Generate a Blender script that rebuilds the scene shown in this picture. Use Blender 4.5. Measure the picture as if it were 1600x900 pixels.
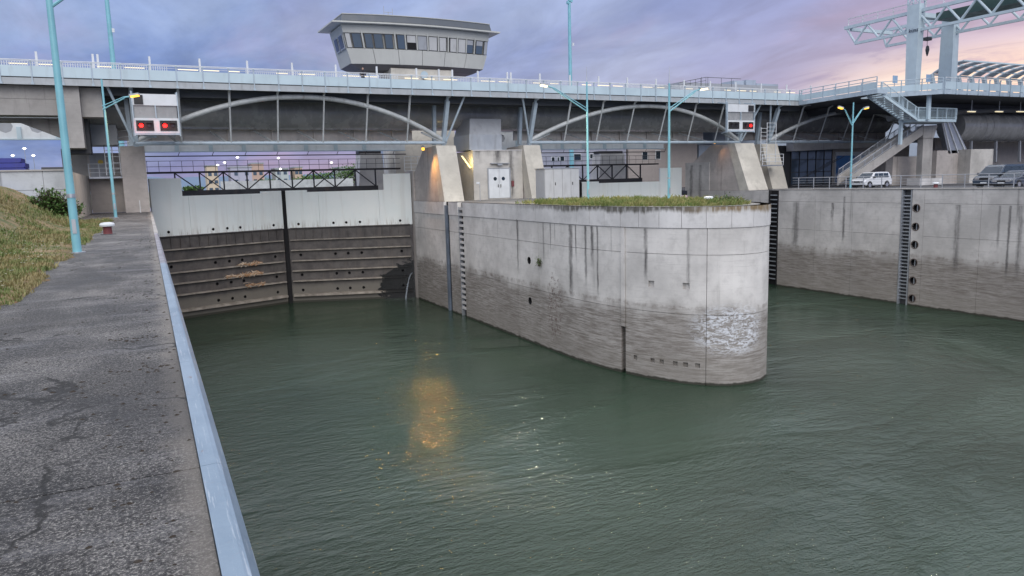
import bpy, bmesh, math, random
from mathutils import Vector, Matrix
R = math.radians
random.seed(7)
S = bpy.context.scene
COL = S.collection
for o in list(bpy.data.objects): bpy.data.objects.remove(o)

# ------------------------------------------------------------------ camera
F_PX, VX, VY, ROLL, EYE = 1150.0, 228.0, 300.0, R(1.6), 1.65     # 1600 x 900 photograph pixels
fy = Vector((VX-800, VY-450, F_PX)).normalized()                 # lock axis (+Y) seen from the camera
hd = Vector((math.cos(ROLL), -math.sin(ROLL), 0))
up = hd.cross(fy).normalized()
if up.y > 0: up = -up
rt = fy.cross(-up).normalized()
if rt.x < 0: rt = -rt
c_right = Vector((rt.x, fy.x, up.x)); c_down = Vector((rt.y, fy.y, up.y)); c_fwd = Vector((rt.z, fy.z, up.z))
cam_d = bpy.data.cameras.new('camera'); cam = bpy.data.objects.new('camera', cam_d); COL.objects.link(cam)
m = Matrix.Identity(4)
for i in range(3):
    m[i][0] = c_right[i]; m[i][1] = -c_down[i]; m[i][2] = -c_fwd[i]
m[0][3], m[1][3], m[2][3] = 0, 0, EYE
cam.matrix_world = m
cam_d.sensor_width = 36; cam_d.lens = F_PX/1600*36; cam_d.clip_end = 20000; cam_d.clip_start = .05
S.camera = cam
S.render.resolution_x, S.render.resolution_y = 1024, 576

def P(x, y, X=None, Y=None, Z=None):
    """photograph pixel -> point on the plane X=, Y= or Z="""
    r = c_right*((x-800)/F_PX) + c_down*((y-450)/F_PX) + c_fwd
    if X is not None: t = X/r.x
    elif Y is not None: t = Y/r.y
    else: t = (Z-EYE)/r.z
    return Vector((0, 0, EYE)) + r*t

# ------------------------------------------------------------------ sky, sun, exposure
SUN_AZ = R(62)
W = bpy.data.worlds.new('World'); S.world = W; W.use_nodes = True
nt = W.node_tree; N = nt.nodes; L = nt.links; N.clear()
def wn(t, **k):
    n = N.new(t)
    for a, b in k.items(): setattr(n, a, b)
    return n
def wmath(op, a, b=None, clamp=False):
    n = wn('ShaderNodeMath', operation=op, use_clamp=clamp)
    for i, v in enumerate((a, b)):
        if v is None: continue
        if isinstance(v, (int, float)): n.inputs[i].default_value = v
        else: L.new(v, n.inputs[i])
    return n.outputs[0]
def wmap(v, a, b, c=0, d=1):
    n = wn('ShaderNodeMapRange', interpolation_type='SMOOTHSTEP'); L.new(v, n.inputs[0])
    for i, q in enumerate((a, b, c, d)): n.inputs[i+1].default_value = q
    return n.outputs[0]
def wmix(f, a, b, mode='MIX'):
    n = wn('ShaderNodeMix', data_type='RGBA', blend_type=mode)
    if isinstance(f, (int, float)): n.inputs[0].default_value = f
    else: L.new(f, n.inputs[0])
    for i, v in ((6, a), (7, b)):
        if isinstance(v, tuple): n.inputs[i].default_value = (*v, 1)
        else: L.new(v, n.inputs[i])
    return n.outputs[2]
tc = wn('ShaderNodeTexCoord'); sp = wn('ShaderNodeSeparateXYZ'); L.new(tc.outputs['Generated'], sp.inputs[0])
el = wmath('MAXIMUM', sp.outputs[2], 0.0)
den = wmath('ADD', el, 0.16)
cx = wmath('DIVIDE', sp.outputs[0], den); cy = wmath('DIVIDE', sp.outputs[1], den)
cb = wn('ShaderNodeCombineXYZ'); L.new(cx, cb.inputs[0]); L.new(cy, cb.inputs[1])
def wnoise(scale, detail, seed, rough=.55, dist=0.0):
    n = wn('ShaderNodeTexNoise', noise_dimensions='3D'); mp = wn('ShaderNodeMapping')
    mp.inputs['Location'].default_value = (seed, seed*.7, seed*1.3); mp.inputs['Rotation'].default_value = (0, 0, .5)
    mp.inputs['Scale'].default_value = (1.0, .55, 1)
    L.new(cb.outputs[0], mp.inputs[0]); L.new(mp.outputs[0], n.inputs['Vector'])
    n.inputs['Scale'].default_value = scale; n.inputs['Detail'].default_value = detail
    n.inputs['Roughness'].default_value = rough; n.inputs['Distortion'].default_value = dist
    return n.outputs[0]
sunv = wn('ShaderNodeVectorMath', operation='DOT_PRODUCT'); L.new(tc.outputs['Generated'], sunv.inputs[0])
sunv.inputs[1].default_value = (math.sin(SUN_AZ), math.cos(SUN_AZ), 0.03)
sd = sunv.outputs['Value']
n1, n2, n3 = wnoise(.9, 7, 3.1), wnoise(1.7, 6, 11.7, dist=.4), wnoise(3.2, 8, 23.2, .6, .5)
cloud = wmix(wmap(n1, .40, .62), (.140, .220, .480), (.290, .375, .600))                       # blue grey to pale lilac
warm = wmath('MULTIPLY', wmap(sd, .45, 1.0), wmap(el, .40, .0))
cloud = wmix(wmath('MULTIPLY', warm, .55), cloud, (.40, .41, .57))
pinkf = wmath('MULTIPLY', wmap(n2, .50, .68), wmap(el, .36, .03))
cloud = wmix(wmath('MULTIPLY', pinkf, .32), cloud, (.48, .33, .47))
lowpink = wmath('MULTIPLY', wmath('MULTIPLY', wmap(el, .07, .01), .60), wmap(sd, .30, .72))
cloud = wmix(lowpink, cloud, (.66, .45, .50))
glow = wmath('MULTIPLY', wmath('MULTIPLY', wmap(sd, .955, .998), wmap(el, .17, .06)), wmap(n3, .41, .55))
cloud = wmix(wmath('MULTIPLY', glow, .9), cloud, (.95, .83, .60))
lumn = wmap(n3, .30, .70, .86, 1.14); lv = wn('ShaderNodeVectorMath', operation='SCALE'); L.new(cloud, lv.inputs[0]); L.new(lumn, lv.inputs['Scale']); cloud = lv.outputs[0]
over = wmath('MULTIPLY_ADD', wmath('MULTIPLY', el, el), 2.6); over.node.inputs[2].default_value = 0.98                  # overcast sky: brighter towards the zenith
ov = wn('ShaderNodeVectorMath', operation='SCALE'); L.new(cloud, ov.inputs[0]); L.new(over, ov.inputs['Scale'])
grey = wmix(wmap(el, .20, .62, 0, .88), ov.outputs[0], (1.42, 1.42, 1.46))                                # grey-white overcast overhead
bg = wn('ShaderNodeBackground'); bg.inputs['Strength'].default_value = 0.98; L.new(grey, bg.inputs['Color'])
sky = wn('ShaderNodeTexSky', sky_type='NISHITA', sun_disc=False, sun_elevation=R(2), sun_rotation=SUN_AZ, air_density=1.2, dust_density=2.0)
bg2 = wn('ShaderNodeBackground'); bg2.inputs['Strength'].default_value = 0.02; L.new(sky.outputs[0], bg2.inputs['Color'])
ad = wn('ShaderNodeAddShader'); L.new(bg.outputs[0], ad.inputs[0]); L.new(bg2.outputs[0], ad.inputs[1])
out = wn('ShaderNodeOutputWorld'); L.new(ad.outputs[0], out.inputs['Surface'])
fill_sun_d = bpy.data.lights.new('sun', 'SUN'); fill_sun_d.energy = 1.45; fill_sun_d.angle = R(50); fill_sun_d.color = (1, .95, .9)
sun = bpy.data.objects.new('sun', fill_sun_d); COL.objects.link(sun)
sun.rotation_euler = (R(61), 0, R(-13))          # soft lamp added behind the camera to brighten faces turned towards it
S.view_settings.view_transform = 'Standard'; S.view_settings.look = 'None'; S.view_settings.gamma = 1
S.view_settings.exposure = 0.12; S.view_settings.use_curve_mapping = False

# ------------------------------------------------------------------ object helpers
def thing(name, label, cat, loc=(0, 0, 0), group=None):
    o = bpy.data.objects.new(name, None); COL.objects.link(o); o.empty_display_size = .3
    o.location = loc; o['label'] = label; o['category'] = cat
    if group: o['group'] = group
    return o
def mesh_of(bm, name, mats, smooth=False):
    bmesh.ops.recalc_face_normals(bm, faces=bm.faces)
    me = bpy.data.meshes.new(name); bm.to_mesh(me); bm.free()
    for mt in (mats if isinstance(mats, (list, tuple)) else [mats]): me.materials.append(mt)
    if smooth:
        me.polygons.foreach_set('use_smooth', [True]*len(me.polygons))
        try: me.set_sharp_from_angle(angle=R(38))
        except Exception: pass
    return me
def put(name, me, parent=None, loc=None, rz=0, local=False):
    """world coordinates unless local"""
    o = bpy.data.objects.new(name, me); COL.objects.link(o)
    if loc is not None: o.location = loc
    if rz: o.rotation_euler = (0, 0, rz)
    if parent is not None:
        o.parent = parent
        if not local: o.matrix_parent_inverse = Matrix.Translation(-Vector(parent.location))
    return o
def obj(name, bm, mat, parent=None, smooth=False, local=False):
    return put(name, mesh_of(bm, name, mat, smooth), parent, local=local)
def tag(o, label, cat, group=None, kind=None):
    o['label'] = label; o['category'] = cat
    if group: o['group'] = group
    if kind: o['kind'] = kind
    return o
def struct(o): o['kind'] = 'structure'; return o
def stuff(o): o['kind'] = 'stuff'; return o
def copy_tree(o, parent=None):
    c = o.copy(); COL.objects.link(c); c.parent = parent
    if parent is not None: c.matrix_parent_inverse = o.matrix_parent_inverse.copy()
    for ch in list(o.children): copy_tree(ch, c)
    return c
NB = bmesh.new
def box(bm, x0, x1, y0, y1, z0, z1, mi=0):
    v = [bm.verts.new(p) for p in ((x0,y0,z0),(x1,y0,z0),(x1,y1,z0),(x0,y1,z0),(x0,y0,z1),(x1,y0,z1),(x1,y1,z1),(x0,y1,z1))]
    for f in ((0,3,2,1),(4,5,6,7),(0,1,5,4),(1,2,6,5),(2,3,7,6),(3,0,4,7)):
        bm.faces.new([v[i] for i in f]).material_index = mi
    return bm
def prism(bm, pts, ext, mi=0):
    ext = Vector(ext); a = [bm.verts.new(p) for p in pts]; b = [bm.verts.new(Vector(p)+ext) for p in pts]
    bm.faces.new(a).material_index = mi; bm.faces.new(b[::-1]).material_index = mi
    for i in range(len(a)):
        j = (i+1) % len(a); bm.faces.new((a[i], a[j], b[j], b[i])).material_index = mi
    return bm
def frame(d):
    d = d.normalized(); u = Vector((0, 0, 1)) if abs(d.z) < .95 else Vector((0, 1, 0))
    s = d.cross(u).normalized(); return s, s.cross(d).normalized()
def beam(bm, p, q, w, h, mi=0):
    p, q = Vector(p), Vector(q); s, u = frame(q-p); s = s*w/2; u = u*h/2
    prism(bm, [p-s-u, p+s-u, p+s+u, p-s+u], q-p, mi); return bm
def tube(bm, p, q, r0, r1=None, seg=8, caps=True, mi=0):
    p, q = Vector(p), Vector(q); r1 = r0 if r1 is None else r1; s, u = frame(q-p)
    A = []; B = []
    for i in range(seg):
        a = 2*math.pi*i/seg; d = s*math.cos(a)+u*math.sin(a)
        A.append(bm.verts.new(p+d*r0)); B.append(bm.verts.new(q+d*r1))
    for i in range(seg):
        j = (i+1) % seg; bm.faces.new((A[i], A[j], B[j], B[i])).material_index = mi
    if caps: bm.faces.new(A[::-1]).material_index = mi; bm.faces.new(B).material_index = mi
    return bm
def polytube(bm, pts, r, seg=8, rs=None):
    pts = [Vector(p) for p in pts]; rings = []
    for k, p in enumerate(pts):
        d = (pts[min(k+1, len(pts)-1)]-pts[max(k-1, 0)]); s, u = frame(d); rr = rs[k] if rs else r
        rings.append([bm.verts.new(p+(s*math.cos(2*math.pi*i/seg)+u*math.sin(2*math.pi*i/seg))*rr) for i in range(seg)])
    for a, b in zip(rings, rings[1:]):
        for i in range(seg):
            j = (i+1) % seg; bm.faces.new((a[i], a[j], b[j], b[i]))
    bm.faces.new(rings[0][::-1]); bm.faces.new(rings[-1]); return bm
def revolve(bm, prof, c=(0,0,0), seg=20, caps=True):
    c = Vector(c); rings = [[bm.verts.new(c+Vector((r*math.cos(2*math.pi*i/seg), r*math.sin(2*math.pi*i/seg), z))) for i in range(seg)] for r, z in prof]
    for a, b in zip(rings, rings[1:]):
        for i in range(seg):
            j = (i+1) % seg; bm.faces.new((a[i], a[j], b[j], b[i]))
    if caps: bm.faces.new(rings[0][::-1]); bm.faces.new(rings[-1])
    return bm
def holed(mp, s0, s1, z0, z1, depth, holes=(), ds=None, cav=.3, m_cav=1):
    """panel in (s, z, depth) space mapped by mp(s,z,d); holes = (s, z, r, 'o' or 'q')"""
    bm = NB(); sb = {s0, s1}; zb = {z0, z1}; cells = {}
    for s, z, r, k in holes:
        e = r*1.2; sb |= {s-e, s+e}; zb |= {z-e, z+e}
    sb = sorted(sb); zb = sorted(zb)
    if ds:
        nb = []
        for a, b in zip(sb, sb[1:]):
            n = max(1, math.ceil((b-a)/ds)); 
            if any(abs((a+b)/2-h[0]) < h[2] for h in holes): n = 1
            nb += [a+(b-a)*i/n for i in range(n)]
        sb = nb+[sb[-1]]
    V = {}
    def v(s, z, d=0):
        k = (round(s, 4), round(z, 4), round(d, 4))
        if k not in V: V[k] = bm.verts.new(mp(s, z, d))
        return V[k]
    for a, b in zip(sb, sb[1:]):
        for c, d in zip(zb, zb[1:]):
            h = [q for q in holes if a < q[0] < b and c < q[1] < d]
            if not h: bm.faces.new((v(a,c), v(b,c), v(b,d), v(a,d))); continue
            hs, hz, r, kind = h[0]
            sq = [(a,c),((a+b)/2,c),(b,c),(b,(c+d)/2),(b,d),((a+b)/2,d),(a,d),(a,(c+d)/2)]
            ang = [225,270,315,0,45,90,135,180]
            if kind == 'o': inn = [(hs+r*math.cos(R(t)), hz+r*math.sin(R(t))) for t in ang]
            else: inn = [(hs+max(-1,min(1,1.5*math.cos(R(t))))*r, hz+max(-1,min(1,1.5*math.sin(R(t))))*r) for t in ang]
            O = [v(*q) for q in sq]; I = [bm.verts.new(mp(q[0], q[1], 0)) for q in inn]; J = [bm.verts.new(mp(q[0], q[1], cav)) for q in inn]
            for i in range(8):
                j = (i+1) % 8
                if sq[i] in ((a,c),(b,c),(b,d),(a,d)) or True: bm.faces.new((O[i], O[j], I[j], I[i]))
                bm.faces.new((I[i], I[j], J[j], J[i])).material_index = m_cav
            bm.faces.new(J).material_index = m_cav
    # rim returning to the back
    per = [(s, z0) for s in sb]+[(s1, z) for z in zb[1:]]+[(s, z1) for s in sb[::-1][1:]]+[(s0, z) for z in zb[::-1][1:-1]]
    bk = [bm.verts.new(mp(s, z, depth)) for s, z in per]
    for i in range(len(per)):
        j = (i+1) % len(per); bm.faces.new((v(*per[i]), v(*per[j]), bk[j], bk[i]))
    return bm

# ------------------------------------------------------------------ materials
class M:
    def __init__(s, name):
        s.m = bpy.data.materials.new(name); s.m.use_nodes = True; s.t = s.m.node_tree; s.n = s.t.nodes; s.l = s.t.links
        s.b = s.n['Principled BSDF']; g = s.n.new('ShaderNodeNewGeometry'); s.pos = g.outputs['Position']; s.nor = g.outputs['Normal']
        x = s.n.new('ShaderNodeSeparateXYZ'); s.l.new(s.pos, x.inputs[0]); s.x, s.y, s.z = x.outputs
    def math(s, op, a, b=None, c=None):
        n = s.n.new('ShaderNodeMath'); n.operation = op
        for i, v in enumerate((a, b, c)):
            if v is None: continue
            if isinstance(v, (int, float)): n.inputs[i].default_value = v
            else: s.l.new(v, n.inputs[i])
        return n.outputs[0]
    def rng(s, v, a, b, c=0., d=1.):
        n = s.n.new('ShaderNodeMapRange'); n.interpolation_type = 'SMOOTHSTEP'; s.l.new(v, n.inputs[0])
        for i, q in enumerate((a, b, c, d)): n.inputs[i+1].default_value = q
        return n.outputs[0]
    def noise(s, scale=1, detail=4, sc=(1,1,1), off=(0,0,0), rough=.55, dist=0, vec=None):
        mp = s.n.new('ShaderNodeMapping'); mp.inputs['Scale'].default_value = sc; mp.inputs['Location'].default_value = off
        s.l.new(vec or s.pos, mp.inputs[0]); n = s.n.new('ShaderNodeTexNoise'); s.l.new(mp.outputs[0], n.inputs['Vector'])
        n.inputs['Scale'].default_value = scale; n.inputs['Detail'].default_value = detail; n.inputs['Roughness'].default_value = rough
        n.inputs['Distortion'].default_value = dist
        return n.outputs[0]
    def mix(s, f, a, b, mode='MIX'):
        n = s.n.new('ShaderNodeMix'); n.data_type = 'RGBA'; n.blend_type = mode
        if isinstance(f, (int, float)): n.inputs[0].default_value = f
        else: s.l.new(f, n.inputs[0])
        for i, v in ((6, a), (7, b)):
            if isinstance(v, tuple): n.inputs[i].default_value = (*v, 1)
            else: s.l.new(v, n.inputs[i])
        return n.outputs[2]
    def set(s, col=None, rough=None, metal=None, bump=None, bs=.3, bd=.05, spec=None):
        if col is not None:
            if isinstance(col, tuple): s.b.inputs['Base Color'].default_value = (*col, 1)
            else: s.l.new(col, s.b.inputs['Base Color'])
        if rough is not None:
            if isinstance(rough, (int, float)): s.b.inputs['Roughness'].default_value = rough
            else: s.l.new(rough, s.b.inputs['Roughness'])
        if metal is not None: s.b.inputs['Metallic'].default_value = metal
        if spec is not None: s.b.inputs['Specular IOR Level'].default_value = spec
        if bump is not None:
            n = s.n.new('ShaderNodeBump'); n.inputs['Strength'].default_value = bs; n.inputs['Distance'].default_value = bd
            s.l.new(bump, n.inputs['Height']); s.l.new(n.outputs[0], s.b.inputs['Normal'])
        return s.m
def dark(c, k): return tuple(v*k for v in c)
def paint(name, c, rough=.45, var=.18, metal=0, scale=1.5, dirt=(.12,.11,.1), dirtf=.25):
    k = M(name); n = k.noise(scale, 6); st = k.noise(2.2, 5, (1, 1, .18), rough=.6)
    col = k.mix(k.rng(n, .3, .75), dark(c, 1-var), c)
    col = k.mix(k.math('MULTIPLY', k.rng(st, .52, .75), dirtf), col, dirt)
    return k.set(col, k.rng(n, .3, .8, rough*.8, min(1, rough*1.35)), metal, k.noise(18, 3), .12, .01)
def plain(name, c, rough=.6, metal=0, emit=None, es=1):
    k = M(name); n = k.noise(3, 4); k.set(k.mix(n, dark(c, .82), dark(c, 1.12)), rough, metal)
    if emit: k.b.inputs['Emission Color'].default_value = (*emit, 1); k.b.inputs['Emission Strength'].default_value = es
    return k.m
def concrete(name, base, streak=.5, tide=False, top=None, extra=None, board=.35):
    k = M(name)
    big = k.noise(.35, 5); mid = k.noise(1.6, 6, rough=.65); fine = k.noise(14, 5, rough=.7)
    brd = k.noise(1.2, 7, (.4, .4, 8.0), rough=.78)
    col = k.mix(k.rng(big, .3, .7), dark(base, .80), dark(base, 1.10))
    col = k.mix(k.math('MULTIPLY', k.rng(mid, .45, .72), .45), col, dark(base, .62))
    col = k.mix(k.math('MULTIPLY', k.rng(brd, .50, .70), board), col, dark(base, .58))
    col = k.mix(k.math('MULTIPLY', k.rng(fine, .55, .8), .35), col, dark(base, .5))
    stn = k.noise(1.0, 5, (1.7, 1.7, .06), rough=.6); stl = k.noise(.9, 3, (.5, .5, .12), (9, 3, 1))
    sf = k.math('MULTIPLY', k.rng(stn, .585, .70), k.rng(stl, .42, .62))
    if top is not None: sf = k.math('MULTIPLY', sf, k.rng(k.z, top-6.5, top-1.2))
    col = k.mix(k.math('MULTIPLY', sf, streak), col, (.05, .048, .046))
    if tide:
        wob = k.math('MULTIPLY_ADD', k.noise(.5, 5, (1, 1, .5), (4, 4, 4)), 2.4, k.z)      # z + 2.4 n
        lo = k.rng(wob, -3.9, -5.2)
        th = k.noise(1.5, 7, (.5, .5, 7.5), (2, 7, 0), .8)
        col = k.mix(k.math('MULTIPLY', lo, k.rng(th, .38, .62, .50, .92)), col, (.150, .130, .112))
        w2 = k.math('MULTIPLY_ADD', k.noise(.8, 5, (1, 1, 1.5), (7, 1, 2), .7), .5, k.z)
        line = k.math('MULTIPLY', k.rng(w2, -5.25, -5.33), k.rng(w2, -5.62, -5.42))
        col = k.mix(k.math('MULTIPLY', line, k.rng(mid, .42, .62, .0, .38)), col, (.10, .07, .05))
        slt = k.math('MULTIPLY', k.rng(k.z, -8.2, -9.0), .35); col = k.mix(slt, col, (.26, .245, .22))
        alg = k.rng(k.math('MULTIPLY_ADD', k.noise(1.3, 4, (1, 1, .3)), .35, k.z), -9.62, -9.72)
        col = k.mix(k.math('MULTIPLY', alg, .9), col, (.022, .024, .016))
    if extra: col = extra(k, col)
    h = k.math('ADD', k.math('MULTIPLY', brd, .6), k.math('MULTIPLY', fine, .5))
    return k.set(col, .88, 0, h, .35, .03, .3)

C_BLUE = (.42, .56, .66)
m_steel = paint('pale blue grey steel paint', (.44, .53, .60), .42)
m_arch = paint('weathered pale grey steel paint', (.55, .58, .58), .45, .22, dirtf=.4)
m_panel = paint('pale blue sheet panel', (.50, .62, .68), .4, .10, scale=.6, dirtf=.15)
m_white = paint('off white paint', (.68, .71, .73), .45, .1, dirtf=.2)
m_tube = paint('dark grey steel girder paint', (.33, .335, .335), .26, .22, scale=.8, dirt=(.52,.52,.52), dirtf=.25)
m_band = paint('grey beige girder paint', (.60, .56, .53), .55, .15, dirtf=.35)
m_turq = paint('turquoise lamp post paint', (.22, .50, .58), .38, .15, dirtf=.12)
m_black = paint('black steel paint', (.022, .022, .025), .6, .2, dirt=(.09,.05,.035), dirtf=.35)
m_dark = plain('black paint and recess shade', (.008, .008, .010), .9)  # black parts; also paints the shade inside holes, niches and slots
m_darksteel = plain('dark grey steel', (.06, .062, .068), .55)
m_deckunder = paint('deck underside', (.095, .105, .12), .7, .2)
m_gal = paint('galvanised metal', (.46, .49, .53), .38, .15, .55)
m_greybox = paint('grey sheet metal', (.36, .38, .41), .45, .1, dirtf=.2)
m_slate = paint('blue grey cladding', (.36, .42, .50), .6, .12, scale=.5, dirtf=.15)
m_yellow = plain('yellow sign', (.7, .5, .08), .5)
m_red = plain('red oxide paint', (.17, .045, .05), .6)
m_rubber = plain('rubber', (.015, .015, .016), .8)
m_chrome = plain('bright trim', (.6, .6, .62), .25, .8)
def glass(name, c=(.02, .03, .04), rough=.06):
    k = M(name); k.set(c, rough, 0, spec=.8); return k.m
m_glass = glass('dark window glass'); m_glass2 = glass('tinted window glass', (.07, .10, .14), .08)
def lamp_mat(name, c, s): return plain(name, c, .4, 0, c, s)
m_amber = lamp_mat('amber lamp', (1, .48, .05), 2.2); m_warm = lamp_mat('warm white lamp', (1, .80, .42), 3.2)
m_redlamp = lamp_mat('red signal lamp', (1, .012, .01), 4); m_led = lamp_mat('led strip', (1, .86, .55), .75)
m_tubelamp = lamp_mat('fluorescent tube', (1, .74, .25), 3); m_farlamp = lamp_mat('distant lamp', (1, .93, .8), 3)
m_sigoff = plain('unlit signal lens', (.05, .045, .05), .15)
def light(name, loc, col, watts, r=.12, parent=None):
    d = bpy.data.lights.new(name, 'POINT'); d.energy = watts; d.color = col; d.shadow_soft_size = r
    o = bpy.data.objects.new(name, d); COL.objects.link(o); o.location = loc
    return o
def spot(name, loc, aim, col, watts, r=.1, cone=115):
    d = bpy.data.lights.new(name, 'SPOT'); d.energy = watts; d.color = col; d.shadow_soft_size = r; d.spot_size = R(cone); d.spot_blend = .6
    o = bpy.data.objects.new(name, d); COL.objects.link(o); o.location = loc; o.rotation_euler = Vector(aim).to_track_quat('-Z', 'Y').to_euler(); return o
# ================================================================== SETTING
GX0, GX1, RQX, WZ = .3, 24.3, 59.0, -10.0
# --- water
k = M('green river water')
v1 = k.noise(.55, 4, (1, 1.5, 1), dist=.3); v2 = k.noise(1.7, 5, (.85, 2.0, 1), (5, 3, 0), .62); v3 = k.noise(6.0, 3, (1, 1.6, 1), (1, 8, 0), .6)
calm = k.rng(k.noise(.075, 4, (.8, 1.5, 1), (12, 4.5, 0), .6, .6), .40, .60, .42, 1.2)
rgt = k.math('MAXIMUM', k.rng(k.math('ADD', k.math('MULTIPLY', k.y, -.55), k.x), 8, 24), k.rng(k.y, 26, 13, 0, .7))
amp = k.math('MULTIPLY', calm, k.math('MULTIPLY_ADD', rgt, 1.0, .24))
hh = k.math('ADD', k.math('MULTIPLY', v1, 1.1), k.math('ADD', k.math('MULTIPLY', v2, .95), k.math('MULTIPLY', v3, .24)))
hh = k.math('MULTIPLY', hh, amp)
tn = k.noise(.09, 4, (1, 1, 1), (3, 1, 0))
wc = k.mix(k.rng(tn, .3, .7), (.016, .037, .021), (.025, .052, .031))
m_water = k.set(wc, .03, 0, hh, 1.0, .30)
k.b.inputs['IOR'].default_value = 1.62
bm = NB(); box(bm, GX0-.6, RQX+1.5, -260, 77.5, WZ-3, WZ)
struct(obj('water', bm, m_water))

# --- ground sheets
k = M('asphalt apron'); f1 = k.noise(.5, 6); f2 = k.noise(30, 3)
m_apron = k.set(k.mix(k.rng(f1, .3, .7), (.055, .055, .060), (.095, .095, .10)), .85, 0, f2, .3, .01)
k = M('far ground'); f1 = k.noise(.03, 6)
m_ground = k.set(k.mix(k.rng(f1, .35, .65), (.06, .075, .04), (.11, .11, .075)), .95)
bm = NB(); box(bm, RQX+.9, 420, -60, 140, -.6, 0.0); struct(obj('quay_apron', bm, m_apron))
bm = NB(); box(bm, -6000, 6000, 140.2, 9000, -1.0, -.3); box(bm, -6000, -4.4, 53.2, 140.1, 1.9, 2.45)
struct(obj('ground', bm, m_ground))

# --- quay path
k = M('weathered exposed aggregate')
big = k.noise(.6, 6, (1, .8, 1), rough=.65); sp_ = k.noise(62, 4, rough=.8); sp2 = k.noise(26, 6, rough=.8); ban = k.noise(1.4, 6, (.4, 1.5, 1), (3, 3, 0), .7)
col = k.mix(k.rng(big, .36, .64), (.026, .026, .028), (.105, .102, .105))
col = k.mix(k.math('MULTIPLY', k.rng(ban, .48, .68), .6), col, (.22, .22, .235))
col = k.mix(k.math('MULTIPLY', k.rng(sp2, .53, .61), .7), col, (.27, .26, .25))
col = k.mix(k.math('MULTIPLY', k.rng(k.math('ADD', sp_, k.math('MULTIPLY', k.math('SUBTRACT', big, .5), .25)), .53, .59), .75), col, (.52, .50, .46))
col = k.mix(k.math('MULTIPLY', k.rng(sp2, .475, .41), .85), col, (.018, .018, .018))
edge = k.rng(k.math('ADD', k.x, k.math('MULTIPLY', k.noise(3.0, 5), .35)), .10, .30)
col = k.mix(k.math('MULTIPLY', edge, .6), col, (.29, .265, .235))
vo = k.n.new('ShaderNodeTexVoronoi'); vo.feature = 'DISTANCE_TO_EDGE'; vo.inputs['Scale'].default_value = .42
wv_ = k.n.new('ShaderNodeVectorMath'); wv_.operation = 'ADD'; k.l.new(k.pos, wv_.inputs[0]); cmb = k.n.new('ShaderNodeCombineXYZ'); k.l.new(k.noise(2.5, 5), cmb.inputs[0]); k.l.new(k.noise(2.5, 5, off=(5, 5, 5)), cmb.inputs[1]); k.l.new(cmb.outputs[0], wv_.inputs[1]); k.l.new(wv_.outputs[0], vo.inputs['Vector'])
ck = k.math('MULTIPLY', k.rng(vo.outputs['Distance'], .016, .004), k.rng(k.noise(.5, 3, off=(8, 2, 0)), .50, .58))
col = k.mix(k.math('MULTIPLY', ck, .85), col, (.012, .012, .011))
pt = k.noise(.35, 3, (1.6, .5, 1), (6, 1, 0)); col = k.mix(k.math('MULTIPLY', k.rng(pt, .52, .60), .45), col, (.035, .035, .037))
m_path = k.set(col, k.rng(big, .3, .7, .55, .85), 0, k.math('ADD', sp2, k.math('MULTIPLY', sp_, .6)), 1.0, .03, .4)
bm = NB(); box(bm, -9, .146, -14, 71.7, -12.5, -.035)
qp = struct(obj('quay_path', bm, m_path))
yy_ = -14.0
while yy_ < 71:
    l_ = 5.9+(yy_ % 1.3)*.4; bm = NB(); box(bm, -8.99, .144, yy_, min(71.68, yy_+l_)-.014, -.034, 0.0); put('slab', mesh_of(bm, 'slab', m_path), qp); yy_ += l_
# scattered clods of dirt on the path (nobody could count them)
bm = NB(); rng = random.Random(3)
def clod(x, y, r):
    n = 6; top = bm.verts.new((x+rng.uniform(-.3,.3)*r, y, r*rng.uniform(.35,.7))); ring = []
    for i in range(n):
        a = 2*math.pi*i/n; q = r*rng.uniform(.6, 1.15); ring.append(bm.verts.new((x+q*1.25*math.cos(a), y+q*math.sin(a), 0.001)))
    for i in range(n): bm.faces.new((ring[i], ring[(i+1) % n], top))
for i in range(420):
    y = 3.2+rng.random()**1.5*30; xx = rng.uniform(-1.9, .12)
    if rng.random() < .5: xx = .12-abs(rng.gauss(0, .35))
    if xx < -1.9: continue
    clod(xx, y, rng.uniform(.006, .018)*(1+y*.02))
for cy_, x0, x1, n in ((7.6, -.45, .06, 26), (9.3, -.5, .0, 22), (7.2, -1.6, -.4, 16), (13, -.6, -.1, 14)):
    for i in range(n): clod(rng.uniform(x0, x1), cy_+rng.gauss(0, .10), rng.uniform(.008, .024))
stuff(tag(obj('dirt_clods', bm, plain('dark dirt', (.035, .027, .02), .95)), 'dark crumbs of dirt strewn over the quay path', 'dirt', kind='stuff'))

# --- steel edge angle along the quay, two lengths
k = M('galvanised edge steel'); n = k.noise(2.2, 6, (1, .5, 1)); n2_ = k.noise(26, 4, rough=.7)
col = k.mix(k.rng(n, .3, .7), (.16, .225, .30), (.235, .31, .39)); col = k.mix(k.math('MULTIPLY', k.rng(n2_, .58, .75), .5), col, (.22, .25, .30))
rs = k.noise(3.5, 6, (1.5, .6, 1), (2, 2, 0), .75); col = k.mix(k.math('MULTIPLY', k.rng(rs, .60, .68), .7), col, (.16, .105, .075))
sc = k.noise(6, 4, (9, .35, 1), (1, 4, 0), .7); col = k.mix(k.math('MULTIPLY', k.rng(sc, .57, .66), .45), col, (.48, .53, .58))
m_edge = k.set(col, .42, .12, n2_, .35, .012)
k = M('old edge steel'); n = k.noise(3, 6)
m_edge2 = k.set(k.mix(k.rng(n, .35, .65), (.20, .20, .23), (.33, .33, .37)), .5, .3, n, .2, .01)
prof = [(.148, -.10), (.148, .022), (.236, .026), (.262, .018), (.304, -.045), (.304, -.34), (.148, -.34)]
t = thing('quay_edge_rail', 'galvanised steel angle capping the edge of the quay path', 'edge rail', (.22, 8, 0))
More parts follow.
